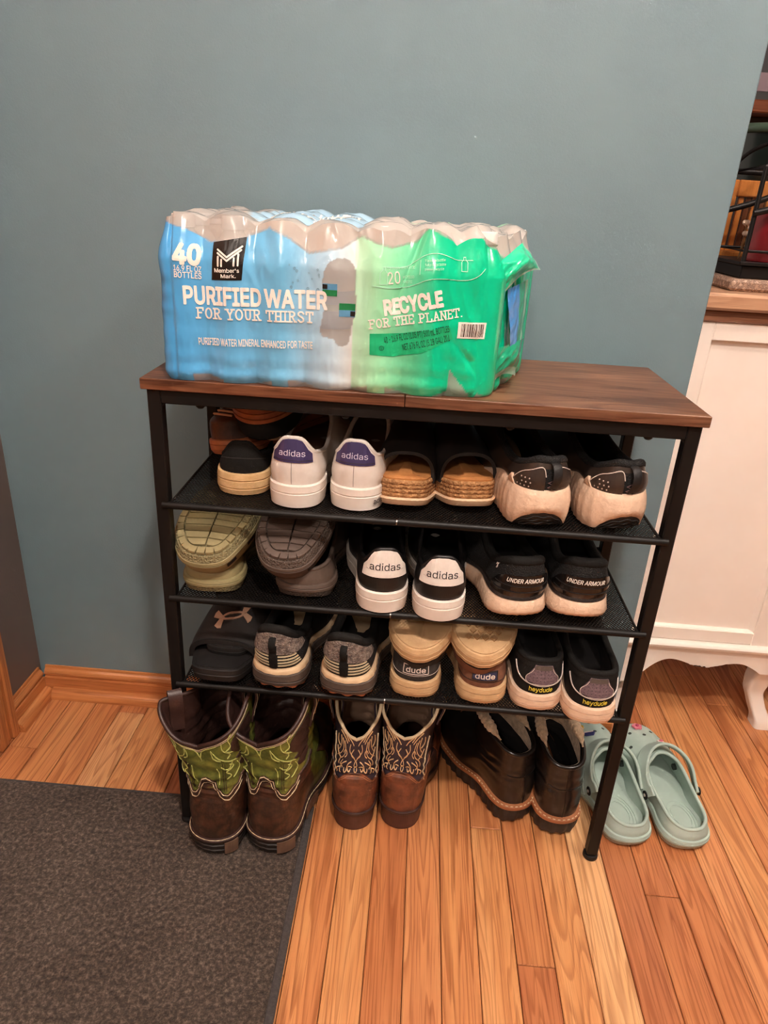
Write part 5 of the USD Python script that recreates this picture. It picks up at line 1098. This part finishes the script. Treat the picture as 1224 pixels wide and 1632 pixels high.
mBoot = M('shiny_black_leather', (30, 25, 23), .28, c2=(24, 20, 19), vs=30, bump=.12, bs=55, coat=.3); mLug = M('lug_rubber', (32, 29, 28), .55, c2=(46, 42, 40), vs=40); mWelt = M('tan_welt', (164, 104, 66), .55); mFur = M('cream_fur', (230, 204, 172), .95, c2=(186, 158, 128), vs=90, bump=1.0, bs=260, sheen=.4)
def ankle(label, m, side, flapside):
    top = [(0, 0, .010, .150), (.05, .022, .016, .152), (.10, .034, .034, .156), (.18, .040, .070, .164), (.28, .037, .108, .168), (.40, .024, .136, .168), (.5, 0, .146, .168)]
    ank = [(0, 0, .008, .105), (.08, .030, .020, .105), (.17, .0385, .060, .106), (.28, .037, .102, .110), (.4, .025, .138, .118), (.5, 0, .150, .124)]
    s = Sh(.27, .038, .049, side, top, .044, .038, spring=.010, bevel=(.006, .03), inset=.003, bulge=.004, toe_h=.050, mids=ank, toe=.5, wrinkle=.0022)
    t = thing('ankle_boot', label, 'boot', 'black fur-lined lace-up ankle boots', mat=m)
    part(t, 'lug_sole', s.sole([(0, -.004), (.05, -.001), (.35, .002), (.70, .003), (.82, .0028)], .0018, 34), mLug, 30, label='thick black lugged sole')
    part(t, 'welt', s.sole([(.80, .001), (.83, .0058), (.98, .0058), (1.04, .001), (1.04, -.006)]), mWelt, 40, label='tan welt')
    n_ = 120; tt = np.linspace(0, 1, n_, endpoint=False); st = []
    c = np.c_[s.O + s.On * .0040, s.ztop(s.O[:, 1]) + .0006]
    for k in range(0, s.N, 2): st.append(tube([c[k] + [0, 0, .0003], c[(k + 1) % s.N] + [0, 0, .0003]], .0008, 5))
    part(t, 'welt_stitching', cat(*st), mThr, 60, kind='stuff')
    part(t, 'upper', s.outer(), mBoot, 50); part(t, 'lining', s.inner(.005), mLin, 50); part(t, 'fleece', s.rim_lining(.0085, .74), mFur, 50, label='cream fleece lining at the rim'); part(t, 'insole', s.insole(.004), mLin, 50); part(t, 'collar', s.collar(.0042, .005), mBoot, 60)
    v = s.T[(np.arange(s.N) / s.N > .14) & (np.arange(s.N) / s.N < .86)]; fz = v + np.c_[-v[:, :1] * .16, np.full(len(v), -.006), np.full(len(v), .005)]
    part(t, 'fur_trim', tube(smooth_path(fz, 60), .0098 * np.clip(np.minimum(np.arange(60), 59 - np.arange(60)) / 8, .15, 1) * (1 + .12 * np.sin(np.arange(60) * 2.1)), 9), mFur, 60)
    part(t, 'seam', s.lines([[(0, .045), (.001, .148)], [(-.05, .108), (-.02, .104), (.02, .104), (.05, .108)]], .0014, .0010, 0, 16), mBoot, 40)
    for k, z in enumerate((.150, .137, .124, .111, .098)):
        for sd in (.455, .545):
            p, n = s.qs(np.array([sd]), np.array([.95 - k * .10])); ey = trimesh.creation.torus(.0028, .0009, 14, 6); R = trimesh.geometry.align_vectors([0, 0, 1], n[0]); ey.apply_transform(R); ey.apply_translation(p[0] + n[0] * .0008)
            part(t, 'eyelet', ey, M('bare_steel', (150, 145, 140), .3, metallic=1.0), 60)
    laces(t, s, M('brown_lace', (70, 48, 40), .8), (.56, .66, .76, .86, .95), .045, .0022)
    pts = [s.qs(np.array([.5]), np.array([.97]))[0][0] + d for d in ([0, .004, .004], [.016, .012, .010], [.030, .016, -.004], [.036, .024, -.03])]
    part(t, 'lace', tube(smooth_path(np.array(pts), 16), .002, 6), M('brown_lace', (70, 48, 40), .8), 60)
    part(t, 'lace', tube(smooth_path(np.array(pts) * [-1, 1, 1], 16), .002, 6), M('brown_lace', (70, 48, 40), .8), 60)
ankle('black fur-lined lace-up ankle boot, toe turned out toward the brown cowboy boots', place(.331, -.254, .0004, 30), -1, -1)
ankle('black fur-lined lace-up ankle boot, between its mate and the right front post', place(.398, -.280, .0004, 7), 1, 1)

# ------------------------------------------------------------------ mint clogs on the floor
def mint(label, m, side, charms):
    s, t = clog(label, m, side, cMi, grp=GM_, heel=.046, vents=False, mint=True, yt=.150, L=.268, wh=.043, wb=.0555, dome=.040)
    mm = cMi['m']
    pts = [(-.0500, .088, .046), (-.0508, .105, .060), (-.0475, .128, .084), (-.034, .147, .097), (-.012, .159, .104), (.012, .159, .104), (.034, .147, .097), (.0475, .128, .084), (.0508, .105, .060), (.0500, .088, .046)]
    pa = smooth_path(np.array(pts), 60); P = []
    for k in range(60):
        c = pa[k]; o = np.array([c[0], c[1] - .10, c[2] - .03]); o /= np.linalg.norm(o); d = np.gradient(pa, axis=0)[k]; d /= np.linalg.norm(d); w = np.cross(d, o); wd = .0125 * (1.25 if k < 5 or k > 54 else 1)
        P.append([c + w * b * wd for b in np.linspace(-1, 1, 6)])
    st = part(t, 'heel_strap', thicken(np.array(P), .0052), mm, 50)
    part(st, 'strap_rim', cat(*[tube(np.array(P)[:, e] , .0030, 8) for e in (0, -1)]), mm, 60)
    for sd in (1, -1):
        r = lathe([(0, 0), (.0082, 0), (.0082, .0014), (.0066, .0022), (.0062, .0016), (0, .0016)], 22); r.apply_transform(trimesh.transformations.rotation_matrix(sd * math.pi / 2, [0, 1, 0])); r.apply_translation((sd * .0532, .091, .049))
        rv = part(t, 'rivet', r, mKr, 40, label='black rivet')
        g = lathe([(.0024, 0), (.0030, 0), (.0030, .0006), (.0024, .0006)], 14); g.apply_transform(trimesh.transformations.rotation_matrix(sd * math.pi / 2, [0, 1, 0])); g.apply_translation((sd * .0549, .091, .049)); part(rv, 'rivet_mark', g, mWs, False)
    hol = [(.5, .30), (.5, .52), (.455, .40), (.545, .40), (.455, .62), (.545, .62), (.41, .28), (.59, .28), (.41, .50), (.59, .50), (.40, .72), (.60, .72), (.5, .74)]
    for q, v in hol:
        p, n = s.qs(np.array([q]), np.array([v])); h = trimesh.creation.cylinder(.0034, .002, sections=14); h.apply_transform(trimesh.geometry.align_vectors([0, 0, 1], n[0])); h.apply_translation(p[0] - n[0] * .0006); part(t, 'vent_hole', h, M('hole_shade', (58, 66, 62), .9), 40)
    for sd in (1, -1):
        for k in (.30, .355):
            q = k if sd > 0 else 1 - k
            p, n = s.qs(np.array([q]), np.array([.35])); h = trimesh.creation.cylinder(.0062, .0120, sections=18); h.apply_transform(trimesh.geometry.align_vectors([0, 0, 1], n[0])); h.apply_translation(p[0] - n[0] * .0042); part(t, 'side_vent', h, M('hole_shade', (58, 66, 62), .9), 40)
    O = sg.Polygon(s.O).buffer(-.012); rr = []
    for w in (.030, .024, .018): rr.append(sa.scale(sg.Point(.004 * side, .055).buffer(1, quad_segs=12), w * .85, w * 1.5).exterior.buffer(.0008))
    rr += [sg.box(-.028, y, .028, y + .0016) for y in np.arange(.108, .16, .006)]
    fz = lambda u, v: (np.stack([u, v, s.ztop(v) + .0006], -1), np.broadcast_to([0, 0, 1.0], (len(u), 3)))
    for k, g in enumerate(rr[:3]): part(t, 'footbed_ridge', wrap(g.intersection(O), fz, .0004, .008, .0018), mm, 40)
    part(t, 'footbed_ribs', wrap(unary_union(rr[3:]).intersection(O), fz, .0004, .008, .0018), mm, 40, kind='stuff')
    for nm, q, v, polys in charms:
        p, n = s.qs(np.array([q]), np.array([v])); root = None
        for k, (g, c, z) in enumerate(polys):
            e = extrude(g, .0035); e.apply_translation((0, 0, z)); e.apply_transform(trimesh.geometry.align_vectors([0, 0, 1], n[0])); e.apply_translation(p[0] + n[0] * .001)
            pth = part(root or t, nm if root is None else 'charm_detail', e, c, 30, label=None if root else nm.replace('_', ' ') + ' pressed into a vent hole'); root = root or pth
flower = unary_union([sa.rotate(sa.translate(sg.Point(0, 0).buffer(.0042), .0062, 0), a, origin=(0, 0)) for a in range(0, 360, 72)] + [sg.Point(0, 0).buffer(.004)])
mPink, mYelC, mNavC, mWhC = M('pink_charm', (226, 128, 146), .4), M('yellow_charm', (232, 182, 44), .4), M('navy_charm', (54, 54, 110), .4), M('white_charm', (232, 214, 204), .4)
boat = sg.Polygon([(-.012, .003), (.012, .003), (.008, -.004), (-.008, -.004)]); blob = unary_union([sg.Point(0, 0).buffer(.0065), sg.Point(.0075, -.002).buffer(.005), sg.Point(-.002, .005).buffer(.0045)])
mint('mint green foam clog with its strap forward, partly behind the right front post', place(.528, -.292, .0003, 11), -1,
     [('yellow_charm', .555, .56, [(blob, mYelC, 0), (sg.Point(.002, .001).buffer(.002), M('orange_charm', (216, 120, 40), .4), .0035)]), ('navy_charm', .535, .78, [(boat, mNavC, 0), (sg.box(-.009, .003, .009, .0052), mWhC, .0005)]), ('pink_charm', .61, .74, [(sa.scale(flower, .75, .75), mPink, 0), (sg.Point(0, 0).buffer(.0025), mWhC, .0034)])])
mint('mint green foam clog with its strap forward, standing clear of the rack at far right', place(.634, -.289, .0003, 12), 1,
     [('pink_flower_charm', .50, .56, [(flower, mPink, 0), (sg.Point(0, 0).buffer(.003), M('dark_pink_charm', (190, 80, 110), .4), .0034)]), ('white_charm', .455, .86, [(sg.Polygon([(-.009, -.003), (.009, -.003), (.007, .003), (.002, .002), (-.002, .005), (-.007, .003)]), mWhC, 0), (sg.box(-.004, -.001, .004, .001), mPink, .0034)])])
# ------------------------------------------------------------------ white cabinet beyond the wall's end, and what stands on it
mCab = M('white_cabinet_paint', (248, 238, 228), .42, c2=(244, 232, 220), vs=5, bump=.05, bs=60)
mChip = M('bare_worn_wood', (74, 56, 46), .8)
mCTop = wood('cabinet_top_wood', ((176, 130, 100), (190, 146, 114), (204, 162, 130)), off=(4, 8, 1), axis='x', grain=.4, r=.4)
cb = thing('cabinet', 'white painted sideboard with brown wood top and scalloped apron, right of the blue wall', 'cabinet')
CX0, CX1, CF, CBK = .556, 1.52, .060, .52
def frame_panel(x0, x1):
    return x0, x1
S0, S1, S2, S3 = CX0, .5935, .822, .872
part(cb, 'carcass', box(CX0, CX1, CF + .022, CBK, .205, .872, .002), mCab, False)
for a, b in ((S0, S1), (S2, S3), (CX1 - .29, CX1 - .24), (CX1 - .04, CX1)): part(cb, 'stile', box(a, b, CF, CF + .022, .205, .872, .0012), mCab, False)
for a, b in ((S1, S2), (S3, CX1 - .29), (CX1 - .24, CX1 - .04)):
    part(cb, 'rail', box(a, b, CF, CF + .022, .2215, .250, .0012), mCab, False); part(cb, 'rail', box(a, b, CF, CF + .022, .84, .872, .0012), mCab, False)
    part(cb, 'panel', box(a + .0005, b - .0005, CF + .010, CF + .0218, .2505, .8395, .001), mCab, False)
    bd = lambda x0, x1, z0, z1, ax: part(cb, 'panel_bead', trimesh.convex.convex_hull(np.array([(x, y, z) for x, y, z in (((x0, CF + .005, z0), (x0, CF + .005, z1), (x1, CF + .010, z0), (x1, CF + .010, z1), (x0, CF + .010, z0), (x0, CF + .010, z1)) if ax == 'z' else ((x0, CF + .005, z0), (x1, CF + .005, z0), (x0, CF + .010, z1), (x1, CF + .010, z1), (x0, CF + .010, z0), (x1, CF + .010, z0)))])), mCab, False)
    bd(a, a + .005, .25, .84, 'z'); bd(b, b - .010, .25, .84, 'z'); bd(a, b, .25, .2535, 'x')
mp = sg.Polygon([(CF + .02, .2025), (CF - .004, .2025), (CF - .010, .206), (CF - .012, .212), (CF - .009, .217), (CF - .003, .2205), (CF + .02, .2215)])
part(cb, 'moulding', prism_x(mp, CX0 - .006, CX1 + .006), mCab, 40)
ap = [(.560, .204), (.560, .110)]
xs_ = np.linspace(.600, .860, 60); t_ = (xs_ - .600) / .260
zc = .172 - .015 * (.5 - .5 * np.cos(2 * np.pi * np.clip((t_ - .26) / .54, 0, 1))) - .062 * np.clip(1 - t_ / .26, 0, 1) ** 1.9 - .022 * np.clip((t_ - .82) / .18, 0, 1) ** 1.6
r4 = np.random.RandomState(4); zc += np.where((t_ > .42) & (t_ < .72), r4.uniform(-.0015, .0015, 60), 0)
apr = sg.Polygon([(.5565, .204), (.5565, .100)] + list(zip(xs_, zc)) + [(.897, .150), (.897, .204)])
part(cb, 'apron', prism_y(apr, CF, CF + .020), mCab, 30, label='scalloped apron with worn lower edge')
apr2 = sa.scale(apr, -1, 1, origin=(.872 + .30, 0)); part(cb, 'apron', prism_y(sa.translate(apr2, -.28, 0).intersection(sg.box(.898, 0, CX1, .3)), CF, CF + .020), mCab, 30)
chips = unary_union([sa.scale(sg.Point(.600 + .260 * t, zz).buffer(1, quad_segs=3), w, h) for t, zz, w, h in [(.47, .1585, .006, .0022), (.5, .1575, .004, .003), (.54, .1575, .003, .002), (.62, .158, .006, .002), (.66, .1575, .008, .0024), (.70, .1595, .006, .0016)]]).intersection(apr)
part(cb, 'worn_patch', prism_y(chips, CF - .0006, CF + .001), mChip, False)
nib = unary_union([sa.scale(sg.Point(.5585 + .002 * (k % 2), z).buffer(1, quad_segs=3), .0016 + .0012 * ((k * 7) % 3) / 2, .0035 + .001 * (k % 3)) for k, z in enumerate(list(np.arange(.272, .345, .0095)) + list(np.arange(.79, .845, .0125)))]).intersection(sg.box(CX0, .2, .6, .87))
part(cb, 'worn_patch', prism_y(nib, CF - .0006, CF + .001), mChip, False)
def leg(x, y, sx, sy):
    z = np.array([.205, .165, .135, .105, .085, .06, .035, .015, .0])
    off = np.array([0, -.002, -.008, -.014, -.015, -.008, .002, .012, .014]); w = np.array([.030, .028, .025, .0215, .019, .0175, .018, .021, .022])
    zz = np.linspace(0, .205, 40); o = PchipInterpolator(z[::-1], off[::-1])(zz); ww = PchipInterpolator(z[::-1], w[::-1])(zz); P = []
    for k in range(40):
        a = np.linspace(0, 2 * np.pi, 28, endpoint=False); cx, cy = np.cos(a), np.sin(a); e = .45
        P.append(np.stack([x + sx * o[k] + ww[k] * np.sign(cx) * np.abs(cx) ** e, y + sy * o[k] * .6 + ww[k] * np.sign(cy) * np.abs(cy) ** e, np.full(28, zz[k] + .0004)], -1))
    return gridmesh(np.transpose(np.array(P), (1, 0, 2)), True, True, True)
for x, y, sx, sy in ((CX0 + .030, CF + .034, -1, -1), (.896, CF + .034, 1, -1), (CX1 - .030, CF + .034, 1, -1), (CX0 + .030, CBK - .034, -1, 1), (CX1 - .030, CBK - .034, 1, 1)):
    part(cb, 'leg', leg(x, y, sx, sy), mCab, 50)
part(cb, 'top_moulding', box(CX0 - .004, CX1 + .004, CF - .006, CBK, .872, .893, .003), wood('cabinet_under_trim', ((130, 88, 66), (142, 98, 74), (154, 110, 84)), axis='x', off=(1, 2, 3), grain=.4), False)
part(cb, 'worktop', box(CX0 - .012, CX1 + .02, CF - .022, CBK + .005, .893, .9215, .005), mCTop, False)
CT = .9217
# speckled stone slab, lantern with a red candle, framed picture, pot
mStone = M('speckled_stone', (176, 140, 116), .6, c2=(120, 92, 78), vs=150, vfac=(.4, .6), c3=(200, 168, 144), bump=.3, bs=200)
tag_obj = part('/World', 'stone_slab', box(.612, .86, .085, .30, CT, CT + .020, .005), mStone, False, label='speckled brown stone slab under the lantern on the cabinet top', cat='slab')
mIron = M('dark_iron', (30, 26, 25), .4, metallic=.4); mRed = M('red_wax', (176, 28, 44), .4, c2=(150, 20, 36), vs=12); mPane = usdkit.material(stage, '/World/Looks/lantern_glass', {'t': ('transparent_bsdf', {'color': (.96, .95, .94)}), 'g': ('glossy_bsdf', {'roughness': .02}), 'f': ('fresnel', {'IOR': 1.45}), 'm': ('mix_closure', {})}, [('f.fac', 'm.fac'), ('t.BSDF', 'm.closure1'), ('g.BSDF', 'm.closure2')], surface='m.closure')
LZ = CT + .0203; lx0, lx1, ly0, ly1 = .632, .790, .105, .262
ln = thing('lantern', 'black iron lantern with curved bars on the stone slab, holding a red candle', 'lantern')
part(ln, 'base', box(lx0, lx1, ly0, ly1, LZ, LZ + .022, .002), mIron, False); part(ln, 'tray', box(lx0 - .008, lx1 + .008, ly0 - .008, ly1 + .008, LZ + .022, LZ + .028, .001), mIron, False)
zt_ = LZ + .175
for x in (lx0, lx1):
    for y in (ly0, ly1): part(ln, 'corner_post', tube([(x, y, LZ + .028), (x, y, zt_)], .0042, 8), mIron, 60)
for z in (LZ + .045, zt_):
    part(ln, 'ring', tube([(lx0, ly0, z), (lx1, ly0, z), (lx1, ly1, z), (lx0, ly1, z)], .0024 if z < zt_ else .005, 8, True), mIron, 60)
for a, b in (((lx0, ly0), (lx1, ly0)), ((lx0, ly1), (lx1, ly1))):
    part(ln, 'pane', box(a[0] + .004, b[0] - .004, a[1] - .0006, a[1] + .0006, LZ + .03, zt_ - .006), mPane, False)
for k in range(2):
    y = ly0 if k == 0 else ly1; part(ln, 'hoop', tube(smooth_path([(lx0 - .004, y - .004, LZ + .105), (lx0 + .05, y - .006, LZ + .122), (lx0 + .11, y - .006, LZ + .150), (lx1 + .004, y - .004, zt_ + .012)], 30), .0055, 8), mIron, 60)
cx_, cy_ = (lx0 + lx1) / 2, (ly0 + ly1) / 2
for x, y in ((lx0, ly0), (lx1, ly0), (lx1, ly1), (lx0, ly1)):
    part(ln, 'roof_bar', tube(smooth_path([(x, y, zt_), (x * .75 + cx_ * .25, y * .75 + cy_ * .25, zt_ + .030), (x * .35 + cx_ * .65, y * .35 + cy_ * .65, zt_ + .048), (cx_, cy_, zt_ + .055)], 24), .0034, 8), mIron, 60)
part(ln, 'handle', tube(smooth_path([(cx_ - .05, cy_, zt_ + .050), (cx_ - .04, cy_, zt_ + .09), (cx_, cy_, zt_ + .108), (cx_ + .04, cy_, zt_ + .09), (cx_ + .05, cy_, zt_ + .050)], 30), .0022, 8), mIron, 60)
cd = thing('candle', 'dark red pillar candle standing inside the iron lantern', 'candle')
part(cd, 'wax', lathe([(0, LZ + .0285), (.040, LZ + .0285), (.042, LZ + .033), (.0405, LZ + .108), (.037, LZ + .112), (.020, LZ + .109), (0, LZ + .108)], 36, cx_ - .020, cy_ - .035), mRed, 40); part(cd, 'wick', tube([(cx_ - .020, cy_ - .035, LZ + .107), (cx_ - .0195, cy_ - .035, LZ + .118)], .0012, 6), mIron, 60)
mOr = wood('amber_frame_wood', ((190, 112, 50), (206, 130, 62), (222, 150, 80)), axis='z', off=(3, 1, 6), grain=.4)
pf = thing('slatted_frame', 'amber wooden slatted frame with a ledge, standing behind the iron lantern', 'wooden frame')
fy = .330; dkw = wood('dark_frame_wood_grain', ((96, 56, 34), (112, 68, 42), (128, 80, 52)), axis='z', off=(3, 4, 6), grain=.4)
for x0, x1 in ((.660, .682), (.80, .822)): part(pf, 'frame_side', box(x0, x1, fy, fy + .02, CT, CT + .185, .002), mOr, False)
for z0, z1 in ((0, .060), (.155, .185)): part(pf, 'frame_rail', box(.6825, .7995, fy, fy + .02, CT + z0, CT + z1, .002), mOr, False)
part(pf, 'ledge', box(.650, .83, fy - .045, fy - .0005, CT + .040, CT + .056, .002), mOr, False)
for k, x in enumerate(np.arange(.690, .796, .0135)): part(pf, 'slat', box(x, x + .010, fy + .006, fy + .014, CT + .0605, CT + .1545, .001), (mOr, dkw)[k % 2], False)
fl_ = thing('flower_sprig', 'sprig of small pale dried flowers standing beside the red candle', 'flowers')
for k, (dx, dz) in enumerate(((0, .058), (.010, .050), (.004, .040), (.013, .066))):
    part(fl_, 'stem', tube(smooth_path([(.648, .170, LZ + .0285), (.649 + dx * .5, .168, LZ + .03 + dz * .6), (.648 + dx, .166, LZ + .028 + dz)], 12), .001, 6), M('dry_stem', (140, 108, 70), .8), 60)
    part(fl_, 'blossom', cat(*[trimesh.creation.icosphere(2, .0045).apply_translation((.648 + dx + .004 * math.cos(a), .166 + .004 * math.sin(a), LZ + .030 + dz + .002 * (a > 2))) for a in (0, 1.5, 3, 4.5)]), M('pale_blossom', (236, 204, 180), .8), 60)
pot = thing('plant_pot', 'dark green glazed pot with a rolled rim at the back of the cabinet', 'pot')
part(pot, 'pot_body', lathe([(0, CT), (.06, CT), (.085, CT + .06), (.105, CT + .18), (.115, CT + .275), (.110, CT + .275), (.10, CT + .2), (0, CT + .18)], 40, .79, .44), M('black_green_glaze', (18, 26, 22), .3, coat=.3), 50)
part(pot, 'rim', tube([(.79 + .116 * math.cos(a), .44 + .116 * math.sin(a), CT + .278) for a in np.linspace(0, 2 * math.pi, 48, endpoint=False)], .009, 10, True), M('green_glaze', (66, 82, 68), .3, coat=.3), 60)
# far wall: a wall shelf with a framed print above it
ws_ = thing('wall_shelf', 'brown wooden shelf on the far grey wall above the cabinet', 'shelf')
part(ws_, 'shelf_plank', box(.85, 2.2, 1.15, 1.349, 1.317, 1.350, .003), wood('shelf_wood', ((120, 62, 36), (136, 74, 44), (150, 86, 52)), axis='x', off=(2, 5, 7)), False); part(ws_, 'bracket_rail', box(.86, 2.19, 1.25, 1.349, 1.277, 1.317, .002), M('dark_stained_wood', (58, 32, 22), .5), False)
fp = thing('wall_frame', 'dark framed print with a mauve lower border, standing on the wall shelf', 'picture frame')
part(fp, 'print_panel', box(.9, 1.9, 1.318, 1.330, 1.442, 1.9, .001), M('charcoal_print', (62, 60, 62), .6), False); part(fp, 'border', box(.9, 1.9, 1.312, 1.330, 1.392, 1.4415, .001), M('mauve_border', (150, 128, 134), .6), False); part(fp, 'lower_rail', box(.9, 1.9, 1.310, 1.332, 1.3505, 1.3915, .001), M('dark_frame_wood', (60, 58, 56), .5), False)
